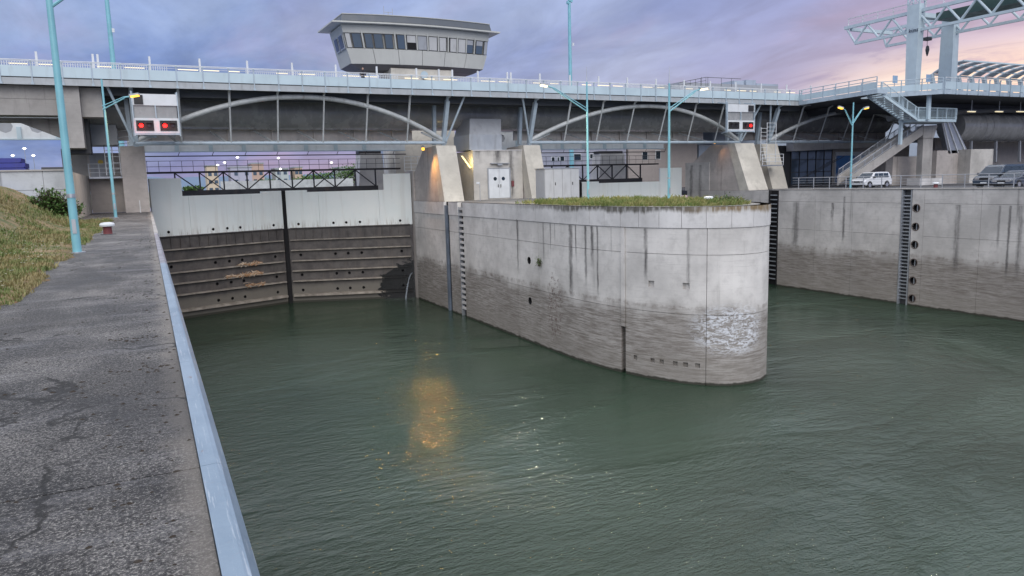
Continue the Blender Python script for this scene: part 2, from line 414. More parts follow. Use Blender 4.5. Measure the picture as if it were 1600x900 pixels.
for y0, y1, mt in ((-8, 1.5, m_edge), (1.506, 4.6, m_edge), (4.606, 7.6, m_edge), (7.607, 10.9, m_edge), (10.908, 14.4, m_edge), (14.41, 18.7, m_edge), (18.71, 25.4, m_edge2), (25.41, 32.6, m_edge2)):
    bm = NB(); prism(bm, [(x, y0, z) for x, z in prof], (0, y1-y0, 0)); obj('rail_length', bm, mt, t)
bm = NB(); box(bm, .148, .30, 32.7, 71.6, -12, -.01)
t2 = thing('quay_coping', 'bare concrete coping of the quay between bollard and gate pier', 'coping', (.22, 50, 0))
m_conc = concrete('grey concrete', (.40, .385, .365), .35)
obj('coping', bm, m_conc, t2)
bm = NB(); box(bm, .148, .298, -14, 32.6, -12.4, -.345); obj('wall_face', bm, m_conc, t2)

# --- grass bank
def bank_h(x, y):
    e = -1.98+.13*math.sin(y*.9)+.09*math.sin(y*2.3+1)
    d = e-x
    if d < 0: return -.08+max(-.2, d*.3)
    q = min(1, max(0, (-3.2-x-.2*max(0, 30-y)*.1)/4.6)); s_ = q*q*(3-2*q)
    return .012+min(.05, d*.12)+2.2*s_
bm = NB(); xs = [-1.6-.12*i for i in range(20)]+[-4.0-.4*i for i in range(16)]+[-10.5-4*i for i in range(14)]; ys = [-12+.8*i for i in range(80)]
G = [[bm.verts.new((x, y, bank_h(x, y)+random.uniform(-.012, .012))) for x in xs] for y in ys]
for a, b in zip(G, G[1:]):
    for i in range(len(xs)-1): bm.faces.new((a[i], a[i+1], b[i+1], b[i]))
k = M('dry grassy soil'); n = k.noise(.7, 6, rough=.65); n2_ = k.noise(9, 5)
col = k.mix(k.rng(n, .38, .62), (.075, .095, .028), (.23, .16, .085)); col = k.mix(k.math('MULTIPLY', k.rng(n2_, .5, .7), .5), col, (.30, .23, .13))
edge = k.rng(k.x, -2.7, -1.9); col = k.mix(k.math('MULTIPLY', edge, k.rng(n2_, .4, .6, .2, .9)), col, (.15, .085, .04))
m_bank = k.set(col, .95, 0, n2_, .6, .04)
struct(obj('grass_bank', bm, m_bank, smooth=True))
def grass_mat(name, a, b, c):
    k = M(name); n = k.noise(.8, 4); n2 = k.noise(12, 3); col = k.mix(k.rng(n, .4, .6), a, b); col = k.mix(k.rng(n2, .5, .72), col, c)
    return k.set(col, .7)
m_grass = grass_mat('mixed dry and green grass', (.10, .15, .035), (.24, .20, .09), (.32, .27, .13))
m_grass2 = grass_mat('green verge grass', (.10, .16, .03), (.22, .22, .07), (.40, .34, .16))
def blades(bm, x, y, z, h, n, rg, w=.012):
    for _ in range(n):
        a = rg.uniform(0, 6.28); l = h*rg.uniform(.5, 1.15); t_ = rg.uniform(.15, .75)*l; bx, by = x+rg.gauss(0, .05), y+rg.gauss(0, .05)
        dx, dy = math.cos(a), math.sin(a); px, py = -dy*w, dx*w
        p0 = bm.verts.new((bx-px, by-py, z-.01)); p1 = bm.verts.new((bx+px, by+py, z-.01))
        p2 = bm.verts.new((bx+dx*t_*.45+px*.7, by+dy*t_*.45+py*.7, z+l*.65)); p3 = bm.verts.new((bx+dx*t_, by+dy*t_, z+l*.95))
        bm.faces.new((p0, p1, p2)); bm.faces.new((p0, p2, p3))
bm = NB(); rg = random.Random(5)
for i in range(9000):
    y = 8+rg.random()**1.3*42; x = -1.95-rg.random()**1.4*(1.4+y*.13)
    if bank_h(x, y) < 0: continue
    patch = math.sin(x*1.7+y*.6)+math.sin(y*.37-x*.9)
    if patch < -.7 and rg.random() < .65: continue
    hgt = (.05+.05*min(1, (-1.9-x)/1.0))*(1+.4*patch)*(1+y*.012)
    blades(bm, x, y, bank_h(x, y), max(.035, hgt), 4, rg, .006+y*.0004)
stuff(tag(obj('bank_grass', bm, m_grass), 'dry and green grass growing on the bank beside the path', 'grass', kind='stuff'))
bm = NB(); rg = random.Random(15)
for i in range(260):
    y = 9+rg.random()*24; x = -2.2-rg.random()*(y*.08+.5); z = bank_h(x, y)+.09+rg.random()*.05; r = .012+y*.0006
    vs = [bm.verts.new((x+r*math.cos(a), y+r*math.sin(a), z)) for a in (0, 1.26, 2.5, 3.77, 5.03)]; bm.faces.new(vs)
stuff(tag(obj('bank_flowers', bm, plain('white petals', (.7, .7, .62), .7)), 'tiny white flowers dotted through the bank grass', 'flowers', kind='stuff'))

# ================================================================== CENTRE PIER
PCX, PA, PB, PY0 = 29.6, 5.3, 12.0, 42.4
# outline by arc length: left face from Y=72 to 42.4, then the half-ellipse nose, then the right face
def _nose(n=120):
    pts = []
    for i in range(n+1):
        a = math.pi*i/n; e = 2/2.12
        pts.append((PCX-PA*math.copysign(abs(math.cos(a))**e, math.cos(a)), PY0-PB*abs(math.sin(a))**e))
    return pts
PO = [(GX1, 71.8)]+_nose()+[(PCX+PA, 71.8)]
PL = [0]
for a, b in zip(PO, PO[1:]): PL.append(PL[-1]+math.dist(a, b))
def pout(s):
    s = max(0, min(PL[-1]-1e-6, s)); lo = 0; hi = len(PL)-1
    while hi-lo > 1:
        md = (lo+hi)//2
        if PL[md] <= s: lo = md
        else: hi = md
    a, b = PO[lo], PO[hi]; t_ = (s-PL[lo])/(PL[hi]-PL[lo]); return (a[0]+(b[0]-a[0])*t_, a[1]+(b[1]-a[1])*t_)
def pmap(s, z, d):
    p = pout(s); q0, q1 = pout(s-.05), pout(s+.05); tx, ty = q1[0]-q0[0], q1[1]-q0[1]; l = math.hypot(tx, ty) or 1
    nx, ny = ty/l, -tx/l                       # outward
    return Vector((p[0]-(-nx if False else 0)+0*nx, p[1], z))+Vector((nx, ny, 0))*d*PSGN
PSGN = 1
_t = pout(PL[-1]/2); _q0, _q1 = pout(PL[-1]/2-.1), pout(PL[-1]/2+.1)
PSGN = 1 if (_q0[0]-_q1[0]) > 0 else 1
def s_of_y(y): return 71.8-y
def s_of_px(px, py, z):
    """arc position where the photograph ray at height z meets the outline"""
    best = None
    q = P(px, py, Z=z); return min((i*.02 for i in range(int(PL[-1]*25))), key=lambda s_: math.dist(pout(s_), (q.x, q.y)))
def streaks(lst):
    def f(k, col):
        for (ax, c0, w, z1, z2, st) in lst:
            v = k.y if ax == 'y' else k.x
            wv = k.math('MULTIPLY_ADD', k.noise(1, 5, (.4, .4, 1.4), (c0, 0, 0), .7), w*1.6, v)
            d = k.math('ABSOLUTE', k.math('SUBTRACT', wv, c0+w*.8))
            mk = k.math('MULTIPLY', k.rng(d, w*1.35, w*.15), k.math('MULTIPLY', k.rng(k.z, z2, z2+1.3), k.rng(k.z, z1+.05, z1-.05)))
            mk = k.math('MULTIPLY', mk, k.rng(k.noise(2, 5, (3, 3, .4), (c0, 2, 2), .7), .3, .6, .3, 1))
            col = k.mix(k.math('MULTIPLY', mk, st), col, (.042, .040, .042))
        return col
    return f
def pier_extra(k, col):
    col = streaks([('y', 48.6, .10, -1.1, -5.3, .9), ('y', 44.6, .12, -1.2, -4.3, .6), ('y', 43.6, .09, -1.2, -3.6, .8), ('y', 41.0, .26, -1.2, -6.3, .8), ('y', 40.4, .08, -1.2, -3.8, .8),
                   ('y', 39.35, .13, -1.2, -5.4, .8), ('y', 38.7, .16, -1.2, -4.0, .85), ('y', 38.2, .09, -1.2, -5.9, .8), ('y', 34.5, .12, -1.2, -4.6, .85), ('x', 26.65, .06, -1.2, -5.2, .5),
                   ('y', 62.6, .16, -2.4, -5.2, .55), ('y', 43.0, .05, -1.2, -3.0, .7), ('y', 37.0, .05, -1.2, -3.3, .4), ('y', 52.0, .06, -1.3, -3.2, .4), ('y', 54.8, .05, -1.3, -3.4, .4)])(k, col)
    # moss fringe under the coping and blue-white scuffs where boats have scraped the nose
    fr = k.math('ADD', k.z, k.math('MULTIPLY', k.math('ADD', k.noise(3.0, 5, (1, 1, .04), rough=.75), k.noise(.5, 2, (1, 1, .04), (3, 3, 3))), .55))
    mos = k.math('MULTIPLY', k.math('MULTIPLY', k.rng(fr, .16, .42), k.rng(k.y, 52, 40)), k.rng(k.noise(4, 4, (1, 1, .1)), .3, .55, .35, 1))
    mosc = k.mix(k.rng(k.x, 25.5, 28), (.05, .045, .03), (.17, .105, .025))
    col = k.mix(k.math('MULTIPLY', mos, .85), col, mosc)
    c = P(1148, 516, Y=30.55)
    dx = k.math('DIVIDE', k.math('SUBTRACT', k.x, c.x), 1.75); dz = k.math('DIVIDE', k.math('SUBTRACT', k.z, c.z), 1.35)
    d = k.math('ADD', k.math('POWER', k.math('ABSOLUTE', dx), 2.5), k.math('POWER', k.math('ABSOLUTE', dz), 2.5))
    sw = k.noise(2.2, 6, (1.0, 1, 2.6), (0, 0, 3), .7, 1.6)
    mk = k.math('MULTIPLY', k.rng(d, 1.7, .15), k.rng(sw, .45, .58))
    mk = k.math('MULTIPLY', mk, k.rng(k.y, 36, 34))
    col = k.mix(k.math('MULTIPLY', mk, .8), col, (.72, .75, .80))
    # rusty scrape
    c2 = P(868, 480, X=24.35)
    dy = k.math('DIVIDE', k.math('SUBTRACT', k.y, c2.y), 1.3); dz = k.math('DIVIDE', k.math('SUBTRACT', k.z, c2.z), 3.0)
    d = k.math('ADD', k.math('MULTIPLY', dy, dy), k.math('MULTIPLY', dz, dz))
    mk = k.math('MULTIPLY', k.rng(d, 1.0, .3), k.rng(k.noise(5, 5, rough=.7), .52, .62))
    return k.mix(k.math('MULTIPLY', mk, .8), col, (.10, .055, .045))
m_pier = concrete('pier concrete', (.66, .64, .615), .8, True, -1.0, pier_extra)
m_cope = concrete('pale coping concrete', (.66, .65, .64), .2, False, None, pier_extra, .15)
pier = thing('lock_pier', 'concrete lock pier with a rounded nose between the two chambers', 'pier', (29.6, 50, WZ))
bm = NB(); core = []
for i in range(0, 161):
    s_ = PL[-1]*i/160; q = pmap(s_, 0, 0); n_ = pmap(s_, 0, 1)-q
    core.append((q.x, q.y))
def inset(pts, d):
    cxm = PCX; out_ = []
    for x, y in pts: out_.append((cxm+(x-cxm)*(1-d/PA), PY0+(y-PY0)*(1-d/PB) if y < PY0 else y))
    return out_
prism(bm, [(x, y, WZ-2) for x, y in inset(core, .42)], (0, 0, 9.985-.012+2), 0); obj('core', bm, m_pier, pier)
bm = NB(); k = M('pier top paving'); n = k.noise(1.1, 6, rough=.65); n2_ = k.noise(22, 3)
m_ptop = k.set(k.mix(k.rng(n, .3, .7), (.13, .13, .13), (.26, .25, .24)), .9, 0, n2_, .4, .02)
prism(bm, [(x, y, -.03) for x, y in inset(core, .40)], (0, 0, .025)); obj('top_paving', bm, m_ptop, pier)
def inner(s, z, d):                       # wall mapping: d > 0 goes into the wall
    q = pmap(s, z, 0)
    x = PCX+(q.x-PCX)*(1-d/PA); y = PY0+(q.y-PY0)*(1-d/PB) if q.y < PY0 else q.y
    return Vector((x, y, z))
send = PL[-1]
# vertical joints at the photograph's places, the gaps are the gate slot and the ladder niche
sj = [0.0, s_of_y(63.1)]
sl0, sl1 = s_of_y(60.05), s_of_y(58.95)
J = [(0.0, s_of_y(63.35)), (s_of_y(62.25), sl0), (sl1, s_of_y(48.75)), (s_of_y(48.7), s_of_y(44.75))]
xs_ = [s_of_px(848, 540, WZ)+.03, s_of_px(972, 582, WZ)]
J[-1] = (s_of_y(48.71), xs_[0]-.03)
J += [(xs_[0], xs_[1]-.03), (xs_[1]+.32, xs_[1]+5.4), (xs_[1]+5.43, xs_[1]+11), (xs_[1]+11.03, xs_[1]+18), (xs_[1]+18.03, send)]
rows = [(-1.28, -.86+.55), ]
rows = [(-2.62, -1.175), (-5.98, -2.645), (WZ-1.2, -6.005)]
hol = [(s_of_y(P(827.5, 438, X=24.3).y), P(827, 407, X=24.3).z, .28, 'o'), (s_of_y(P(827.5, 438, X=24.3).y), P(828, 470, X=24.3).z, .28, 'o')]
def hpx(px, py, r):
    best = None
    for i in range(int(PL[-1]*25)):
        s_ = i*.04; q = pout(s_)
        if q[0] > PCX+1: continue
        # ray at px through plane X=q0: compare Y
        w = P(px, py, X=q[0])
        if abs(w.y-q[1]) < .06 and (best is None or q[1] < best[2]): best = (s_, w.z, q[1])
    return (best[0], best[1], r, 'q')
low = [hpx(x, y, .135) for x, y in ((992, 557), (1019, 562), (1033, 565), (1055, 568), (1071, 571), (1089, 573))]
zl = sum(h[1] for h in low)/6
hol += [(h[0], zl, h[2], 'q') for h in low]
hi_ = [hpx(1017, 443, .19), hpx(1071, 448, .19)]
hol += [(h[0], (hi_[0][1]+hi_[1][1])/2, .19, 'q') for h in hi_]
for a, b in J:
    for z0, z1 in rows:
        hs = [h for h in hol if a < h[0] < b and z0 < h[1] < z1]
        sq = any(h[3] == 'q' for h in hs); obj('wall_panel', holed(inner, a, b, z0, z1, .40, hs, .7, .16 if sq else .3, 0 if sq else 1), [m_pier, m_dark], pier)
# coping: blocks about 1.2 m long
s_ = sl1; ends = []
while s_ < send-.2: ends.append((s_, min(send, s_+1.32))); s_ += 1.34
for a, b in [(0.0, s_of_y(66.6)), (s_of_y(66.58), s_of_y(63.35)), (s_of_y(62.25), sl0)]+ends:
    bm = holed(lambda s, z, d: inner(s, z, d-.05), a, b, -1.15, 0.0, .60, (), .5)
    # top face
    n = max(2, int((b-a)/.5)+1); A = [bm.verts.new(inner(a+(b-a)*i/(n-1), 0.0, -.05)) for i in range(n)]; B = [bm.verts.new(inner(a+(b-a)*i/(n-1), 0.0, .55)) for i in range(n)]
    for i in range(n-1): bm.faces.new((A[i], A[i+1], B[i+1], B[i]))
    bmesh.ops.remove_doubles(bm, verts=bm.verts, dist=.001)
    obj('coping_block', bm, [m_cope, m_dark], pier)
# pilaster strip on the nose joint
a = xs_[1]+.02; bm = holed(lambda s, z, d: inner(s, z, d-.10), a, a+.28, -7.1, -1.19, .3, (), .3); obj('pilaster', bm, m_pier, pier)
# ladder niche: back, sides, treads
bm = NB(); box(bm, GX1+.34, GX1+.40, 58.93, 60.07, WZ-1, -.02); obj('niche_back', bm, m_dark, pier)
lad = thing('lock_ladder', 'concrete-stepped rescue ladder sunk in the pier face beside the gate slot', 'ladder', (GX1+.1, 59.5, WZ))
bm = NB(); box(bm, -.09, .09, -.53, .53, -.10, .10); me = mesh_of(bm, 'tread', m_cope)
for i in range(19): put('tread', me, lad, (GX1+.10, 59.5, -.55-i*.485))
bm = NB(); box(bm, GX1+.0, GX1+.3, 59.93, 60.045, WZ-1, -.4); obj('side_guide', bm, m_gal, lad)
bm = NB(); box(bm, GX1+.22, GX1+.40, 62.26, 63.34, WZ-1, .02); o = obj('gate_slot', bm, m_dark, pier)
bm = NB(); box(bm, GX1-.01, GX1+.06, 62.95, 63.33, WZ-1, -.3); box(bm, GX1+.06, GX1+.2, 62.95, 63.0, WZ-1, -.3)
obj('slot_guide', bm, paint('slot steel', (.17, .21, .27), .4, .3), pier)
# grass on the pier, weeds growing from a joint
bm = NB(); rg = random.Random(9)
for i in range(5200):
    y = rg.uniform(31.6, 52); x = rg.uniform(25.1, 34.4)
    e = 1-((x-PCX)/(PA-.75))**2-(max(0, PY0-y)/(PB-1.2))**2
    if e < 0: continue
    if y > 47 and rg.random() < (y-47)/5: continue
    hg = .30+.22*max(0, math.sin(x*1.3+y*.8))
    blades(bm, x, y, 0, hg*rg.uniform(.5, 1), 5, rg, .016)
stuff(tag(obj('pier_grass', bm, m_grass2), 'tall unmown grass growing on top of the rounded pier', 'grass', kind='stuff'))
m_leaf = grass_mat('green leaves', (.045, .11, .018), (.08, .16, .03), (.13, .20, .05)); m_twig = plain('brown twig', (.09, .06, .04), .9)
def bush(name, label, c, rx, ry, h, n, leaf, seed, group=None):
    rg = random.Random(seed); t = thing(name, label, 'bush', c, group); bm = NB(); tw = NB()
    for i in range(int(n/14)):
        a = rg.uniform(0, 6.28); q = math.sqrt(rg.random()); e = Vector((c[0]+rx*q*math.cos(a), c[1]+ry*q*math.sin(a), c[2]+h*(1-q*q*.55)*rg.uniform(.5, 1)))
        b0 = Vector((c[0]+rg.gauss(0, .1), c[1]+rg.gauss(0, .1), c[2])); md = (b0+e)/2+Vector((0, 0, h*.12)); polytube(tw, [b0, md, e], .012, 4)
        for k_ in range(14):
            f = rg.uniform(.35, 1.05); p = (b0*(1-f)+e*f)+Vector((rg.gauss(0, .1), rg.gauss(0, .1), rg.gauss(0, .09)))
            d = Vector((rg.gauss(0, 1), rg.gauss(0, 1), rg.gauss(.2, .6))).normalized(); s, u = frame(d); l = leaf*rg.uniform(.6, 1.3)
            vs = [bm.verts.new(q_) for q_ in (p, p+d*l*.5+s*l*.28, p+d*l, p+d*l*.5-s*l*.28)]; bm.faces.new(vs)
    obj('foliage', bm, m_leaf, t); obj('stem', tw, m_twig, t); return t
bush('bush', 'leafy green bush against the retaining wall by the grass bank', tuple(P(82, 345, Y=47.5)-Vector((0, 0, .25))), 1.5, 1.0, 2.1, 6500, .20, 1)
bush('pier_shrub', 'low dark green shrub behind the white-topped bollard on the pier', (31.6, 34.6, 0), 1.5, .6, .5, 900, .11, 2)
w = inner(s_of_y(P(844, 410, X=24.3).y), P(843, 410, X=24.3).z, -.02)
bush('wall_weed', 'green weed sprouting from a joint in the pier wall', (w.x-.05, w.y, w.z-.25), .22, .34, .75, 220, .10, 4)
# ================================================================== LOCK GATES
def gate_extra(lo_only=False):
    k = M('wet dark gate steel')
    n = k.noise(1.1, 6, rough=.65); st = k.noise(1.4, 4, (2.2, 2.2, .12)); n3_ = k.noise(.6, 4, (1, 1, 2))
    col = k.mix(k.rng(n, .3, .7), (.055, .05, .05), (.105, .096, .092)); col = k.mix(k.math('MULTIPLY', k.rng(st, .5, .7), .5), col, (.11, .095, .085))
    silt = k.math('MULTIPLY', k.rng(k.math('MULTIPLY_ADD', n3_, .8, k.z), -7.4, -8.2), .75)
    col = k.mix(silt, col, (.155, .145, .125))
    alg = k.rng(k.z, -9.72, -9.86); col = k.mix(alg, col, (.03, .03, .022))
    dx = k.math('DIVIDE', k.math('SUBTRACT', k.x, 24.6), 3.9); dz = k.math('DIVIDE', k.math('ADD', k.z, 8.9), 3.0)
    d = k.math('ADD', k.math('MULTIPLY', dx, dx), k.math('MULTIPLY', dz, dz)); d = k.math('MULTIPLY_ADD', k.noise(.8, 5, (1, 1, 1.6), rough=.65), 1.5, d)
    wet = k.rng(d, 1.72, 1.62); col = k.mix(wet, col, (.007, .008, .009))
    return k.set(col, k.rng(wet, 0, 1, .6, .25), 0, n, .3, .03)
m_gdark = gate_extra()
k = M('gate rib with silt'); n = k.noise(1.3, 6, (1, 1, .5), rough=.6)
dx = k.math('DIVIDE', k.math('SUBTRACT', k.x, 24.6), 3.9); dz = k.math('DIVIDE', k.math('ADD', k.z, 8.9), 3.0)
d = k.math('MULTIPLY_ADD', k.noise(.8, 5, (1, 1, 1.6), rough=.65), 1.5, k.math('ADD', k.math('MULTIPLY', dx, dx), k.math('MULTIPLY', dz, dz)))
m_rib = k.set(k.mix(k.rng(d, 1.72, 1.62), k.mix(k.rng(n, .3, .7), (.19, .17, .15), (.36, .33, .29)), (.012, .013, .014)), .75, 0, n, .3, .02)
k = M('pale gate paint'); n = k.noise(.4, 5); st = k.noise(1.2, 4, (1.4, 1.4, .1))
col = k.mix(k.rng(n, .3, .7), (.76, .82, .81), (.82, .86, .84)); col = k.mix(k.math('MULTIPLY', k.rng(st, .52, .70), .17), col, (.42, .38, .32)); col = k.mix(k.math('MULTIPLY', k.math('MULTIPLY', k.rng(k.z, -1.4, -2.3), k.rng(k.noise(2.5, 5, (1.5, 1.5, .2), rough=.7), .45, .65)), .45), col, (.25, .20, .15))
m_gwhite = k.set(col, .42, 0, k.noise(9, 3), .05, .01)
m_driftA, m_driftB = plain('bleached driftwood', (.62, .50, .38), .85), plain('rusty brown driftwood', (.42, .25, .14), .85)
def leaf(A, B, label):
    A, B = Vector((*A, 0)), Vector((*B, 0)); D = (B-A); LN = D.length; D.normalize(); Nn = Vector((-D.y, D.x, 0)); Nn = Nn if Nn.y > 0 else -Nn
    mp = lambda s, z, d: A+D*s+Nn*d+Vector((0, 0, z))
    t = thing('lock_gate_leaf', label, 'lock gate', tuple(A+Vector((0, 0, WZ))), 'mitre gate leaves of the two lock chambers')
    q = LN/11.95; hs = [(x*q, -1.97, .135, 'o') for x in (1.2, 5.02, 6.3, 7.5, 10.75)]
    for sa, sb_ in ((.05, 3.3), (3.32, 9.3), (9.32, LN-.2)): obj('skin_plate', holed(mp, sa, sb_, -2.38, 1.2, .3, [h for h in hs if sa < h[0] < sb_]), [m_gwhite, m_dark], t)
    obj('end_plate', holed(mp, 0.05, 2.62*q, 1.203, 2.8, .3), [m_gwhite, m_dark], t)
    obj('notch_plate', holed(mp, LN-2.3, LN-.2, 1.203, 1.40, .3), [m_gwhite, m_dark], t)
    dm = lambda s, z, d: mp(s, z, d+.14)
    hr = [(x*q, z, .15, 'o') for x in (1.2, 5.02, 6.3, 7.5, 10.75) for z in (-5.12, -7.15, -8.72)]
    obj('lower_plate', holed(dm, .1, LN-.2, -11.5, -2.40, .3, hr), [m_gdark, m_dark], t)
    for z, w, hgt in ((-2.46, .22, .12), (-3.66, .34, .13), (-4.71, .36, .14), (-5.77, .36, .14), (-6.80, .38, .14), (-7.85, .40, .15), (-9.42, .46, .30)):
        bm = NB(); prism(bm, [mp(.35, z, .14), mp(.35, z+hgt*.35, .14-w), mp(.35, z+hgt, .14-w), mp(.35, z+hgt*1.15, .14)], D*(LN-.75)); obj('rib', bm, m_gdark if z > -2.5 else m_rib, t)
    bm = NB(); prism(bm, [mp(0, -3.55, .13), mp(0, -3.55, .02), mp(0, -2.5, .02), mp(0, -2.5, .13)], D*.06); me = mesh_of(bm, 'stiffener', m_gdark)
    for i in range(14): put('stiffener', me, t, D*(.55+i*.86))
    bm = NB(); prism(bm, [mp(LN-.2, z, d) for z, d in ((-11.5, -.05), (1.35, -.05), (1.35, .35), (-11.5, .35))], D*.2); obj('mitre_post', bm, m_dark, t)
    return t, mp
MC = (12.3, 76.7)
gl, gmpL = leaf((GX0, 72.5), MC, 'lock gate leaf with branches caught on its ribs, hinged at the quay path side')
gr, gmpR = leaf((GX1, 72.5), MC, 'lock gate leaf with a black wet corner, hinged against the rounded pier')
OFF = Vector((34.7, 0, 0))
for src, lb in ((gl, 'pale gate leaf behind the grey cabinets, hinged at the pier and closing the far chamber'), (gr, 'pale gate leaf of the far chamber, hinged at the right bank below the signal board')):
    c_ = copy_tree(src); c_.location = src.location+OFF; c_['label'] = lb
# branches lodged on the ribs
def drift(s0, s1, z, n, seed, label):
    rg = random.Random(seed); p0 = gmpL((s0+s1)/2, z, -.2); t = thing('driftwood', label, 'driftwood', tuple(p0), 'driftwood tangles on the lock gate')
    for mt, cnt in ((m_driftA, n//2), (m_driftB, n-n//2)):
        bm = NB()
        for i in range(cnt):
            s = rg.uniform(s0, s1); l = rg.uniform(.25, .95); a = rg.gauss(0, .45)
            p = gmpL(s-l/2*math.cos(a), z+.06+abs(rg.gauss(0, .13))-l/2*math.sin(a)*.7, -.22+rg.uniform(-.2, .12)); e = gmpL(s+l/2*math.cos(a), z+.1+abs(rg.gauss(0, .13))+l/2*math.sin(a)*.7, -.22+rg.uniform(-.2, .12))
            md = (p+e)/2+Vector((rg.gauss(0, .05), rg.gauss(0, .04), rg.gauss(0, .05))); r = rg.uniform(.015, .055); polytube(bm, [p, md, e], r, 5, [r, r*.9, r*.35])
        obj('branches', bm, mt, t)
def gs(px, py): # position along left leaf from a pixel
    return min((i*.02 for i in range(640)), key=lambda s: abs(P(px, py, X=gmpL(s, 0, 0).x).y-gmpL(s, 0, 0).y) if gmpL(s,0,0).x > .5 else 99)
drift(gs(372, 412), gs(406, 408), -5.70, 42, 1, 'small brown branch tangle on the upper rib of the gate')
drift(gs(350, 436), gs(406, 429), -6.73, 95, 2, 'largest tangle of bleached branches on the middle rib of the gate')
drift(gs(384, 447), gs(412, 442), -7.78, 34, 3, 'short pale branch tangle on the low rib of the gate')
# leaking jet at the gate hinge
bm = NB(); p0 = gmpR(.25, -7.4, -.1); polytube(bm, [p0+Vector((-(t_*1.0), -.35*t_, .25*t_-2.85*t_*t_)) for t_ in [i/8 for i in range(9)]], .05, 6, [.03+.07*i/8 for i in range(9)])
k = M('spraying water'); k.set((.42, .48, .55), .3); k.b.inputs['Alpha'].default_value = .35
tag(obj('water_leak', bm, k.m), 'thin jet of leaking water spraying from the gate hinge', 'water jet')

# ================================================================== SERVICE FOOTBRIDGES behind the gates
def footbridge(x0, x1, label):
    t = thing('service_footbridge', label, 'footbridge', ((x0+x1)/2, 78, 1.2), 'black service footbridges behind the gates')
    Y = 78.0; 
    bm = NB(); box(bm, x0, x1, Y-.1, Y+1.1, 3.33, 3.50); obj('walkway', bm, m_black, t)
    bm = NB(); beam(bm, (x0+2.6, Y, 1.42), (x1-2.6, Y, 1.42), .25, .50); obj('bottom_chord', bm, m_black, t)
    n = 9; w = (x1-x0-5.6)/n
    for i in range(n+1):
        x = x0+2.8+i*w
        bm = NB(); beam(bm, (x, Y+.02, 1.5), (x, Y+.02, 3.4), .13, .16); obj('strut', bm, m_black, t)
        if i < n:
            up_ = i % 2 == 0; bm = NB(); beam(bm, (x, Y, 3.35 if up_ else 1.6), (x+w, Y, 1.6 if up_ else 3.35), .09, .11); obj('diagonal', bm, m_black, t)
            if i in (1, 6): bm = NB(); beam(bm, (x, Y+.1, 1.6 if up_ else 3.35), (x+w, Y+.1, 3.35 if up_ else 1.6), .08, .1); obj('diagonal', bm, m_black, t)
    bm = NB()
    for z in (3.98, 4.5): tube(bm, (x0, Y, z), (x1, Y, z), .025, seg=5)
    obj('handrail', bm, m_darksteel, t)
    bm = NB(); tube(bm, (0, 0, 0), (0, 0, 1.02), .022, seg=5); me = mesh_of(bm, 'baluster', m_darksteel)
    for i in range(int((x1-x0)/1.0)): put('baluster', me, t, (x0+.5+i*1.0, Y, 3.5))
footbridge(-.2, 25.0, 'black truss service footbridge seen over the gate beside the quay path')
footbridge(34.6, 59.6, 'black truss service footbridge seen over the pier grass')

# ================================================================== ROAD BRIDGE
YA, YF = 65.3, 63.1
YZ = lambda z: 65.45-.40*(z-5.4)      # the arch plane leans out towards the top
#                      # arch plane, deck front edge
br = thing('road_bridge', 'long pale steel road bridge with arched trusses and a big pipe girder over the lock', 'bridge', (30, 68, 0))
XL, XR = -34.0, 70.0
m_fasc = paint('grey fascia paint', (.40, .43, .45), .45, .15, dirtf=.3)
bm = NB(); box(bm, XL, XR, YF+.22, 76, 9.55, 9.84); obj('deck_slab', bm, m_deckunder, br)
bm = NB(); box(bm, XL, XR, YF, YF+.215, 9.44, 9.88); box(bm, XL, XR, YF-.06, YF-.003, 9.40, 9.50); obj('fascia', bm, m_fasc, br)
bm = NB(); box(bm, XL, XR, YF+.06, YF+.20, 9.883, 10.0); obj('gap_shadow_strip', bm, m_darksteel, br)  # dark strip standing for the shadow gap below the fence panels
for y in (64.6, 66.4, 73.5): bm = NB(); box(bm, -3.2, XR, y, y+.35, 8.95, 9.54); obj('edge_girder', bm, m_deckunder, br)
SP = 1.876; X0 = 6.62
def fence(xa, xb, y, dz=0.0, x_start=None):
    bm = NB(); box(bm, .05, SP-.05, -.02, .02, 9.95+dz, 10.70+dz); pm = mesh_of(bm, 'fence_panel', m_panel)
    bm = NB(); box(bm, -.035, .035, -.06, .05, 9.5+dz, 10.98+dz); box(bm, -.07, .07, -.10, .02, 10.96+dz, 11.06+dz); box(bm, -.09, .09, -.12, -.02, 9.40+dz, 9.56+dz); po = mesh_of(bm, 'fence_post', m_steel)
    n0 = math.ceil((xa-X0)/SP); n1 = math.floor((xb-X0)/SP)
    for i in range(n0, n1+1):
        x = X0+i*SP; put('fence_post', po, br, (x, y, 0))
        if i < n1: put('fence_panel', pm, br, (x, y, 0))
    for z in (11.10, 10.86):
        bm = NB(); tube(bm, (xa, y-.03, z+dz), (xb, y-.03, z+dz), .032 if z > 11 else .016, seg=6); obj('top_rail' if z > 11 else 'rail_wire', bm, m_white, br)
fence(XL, 69.0, YF-.02)
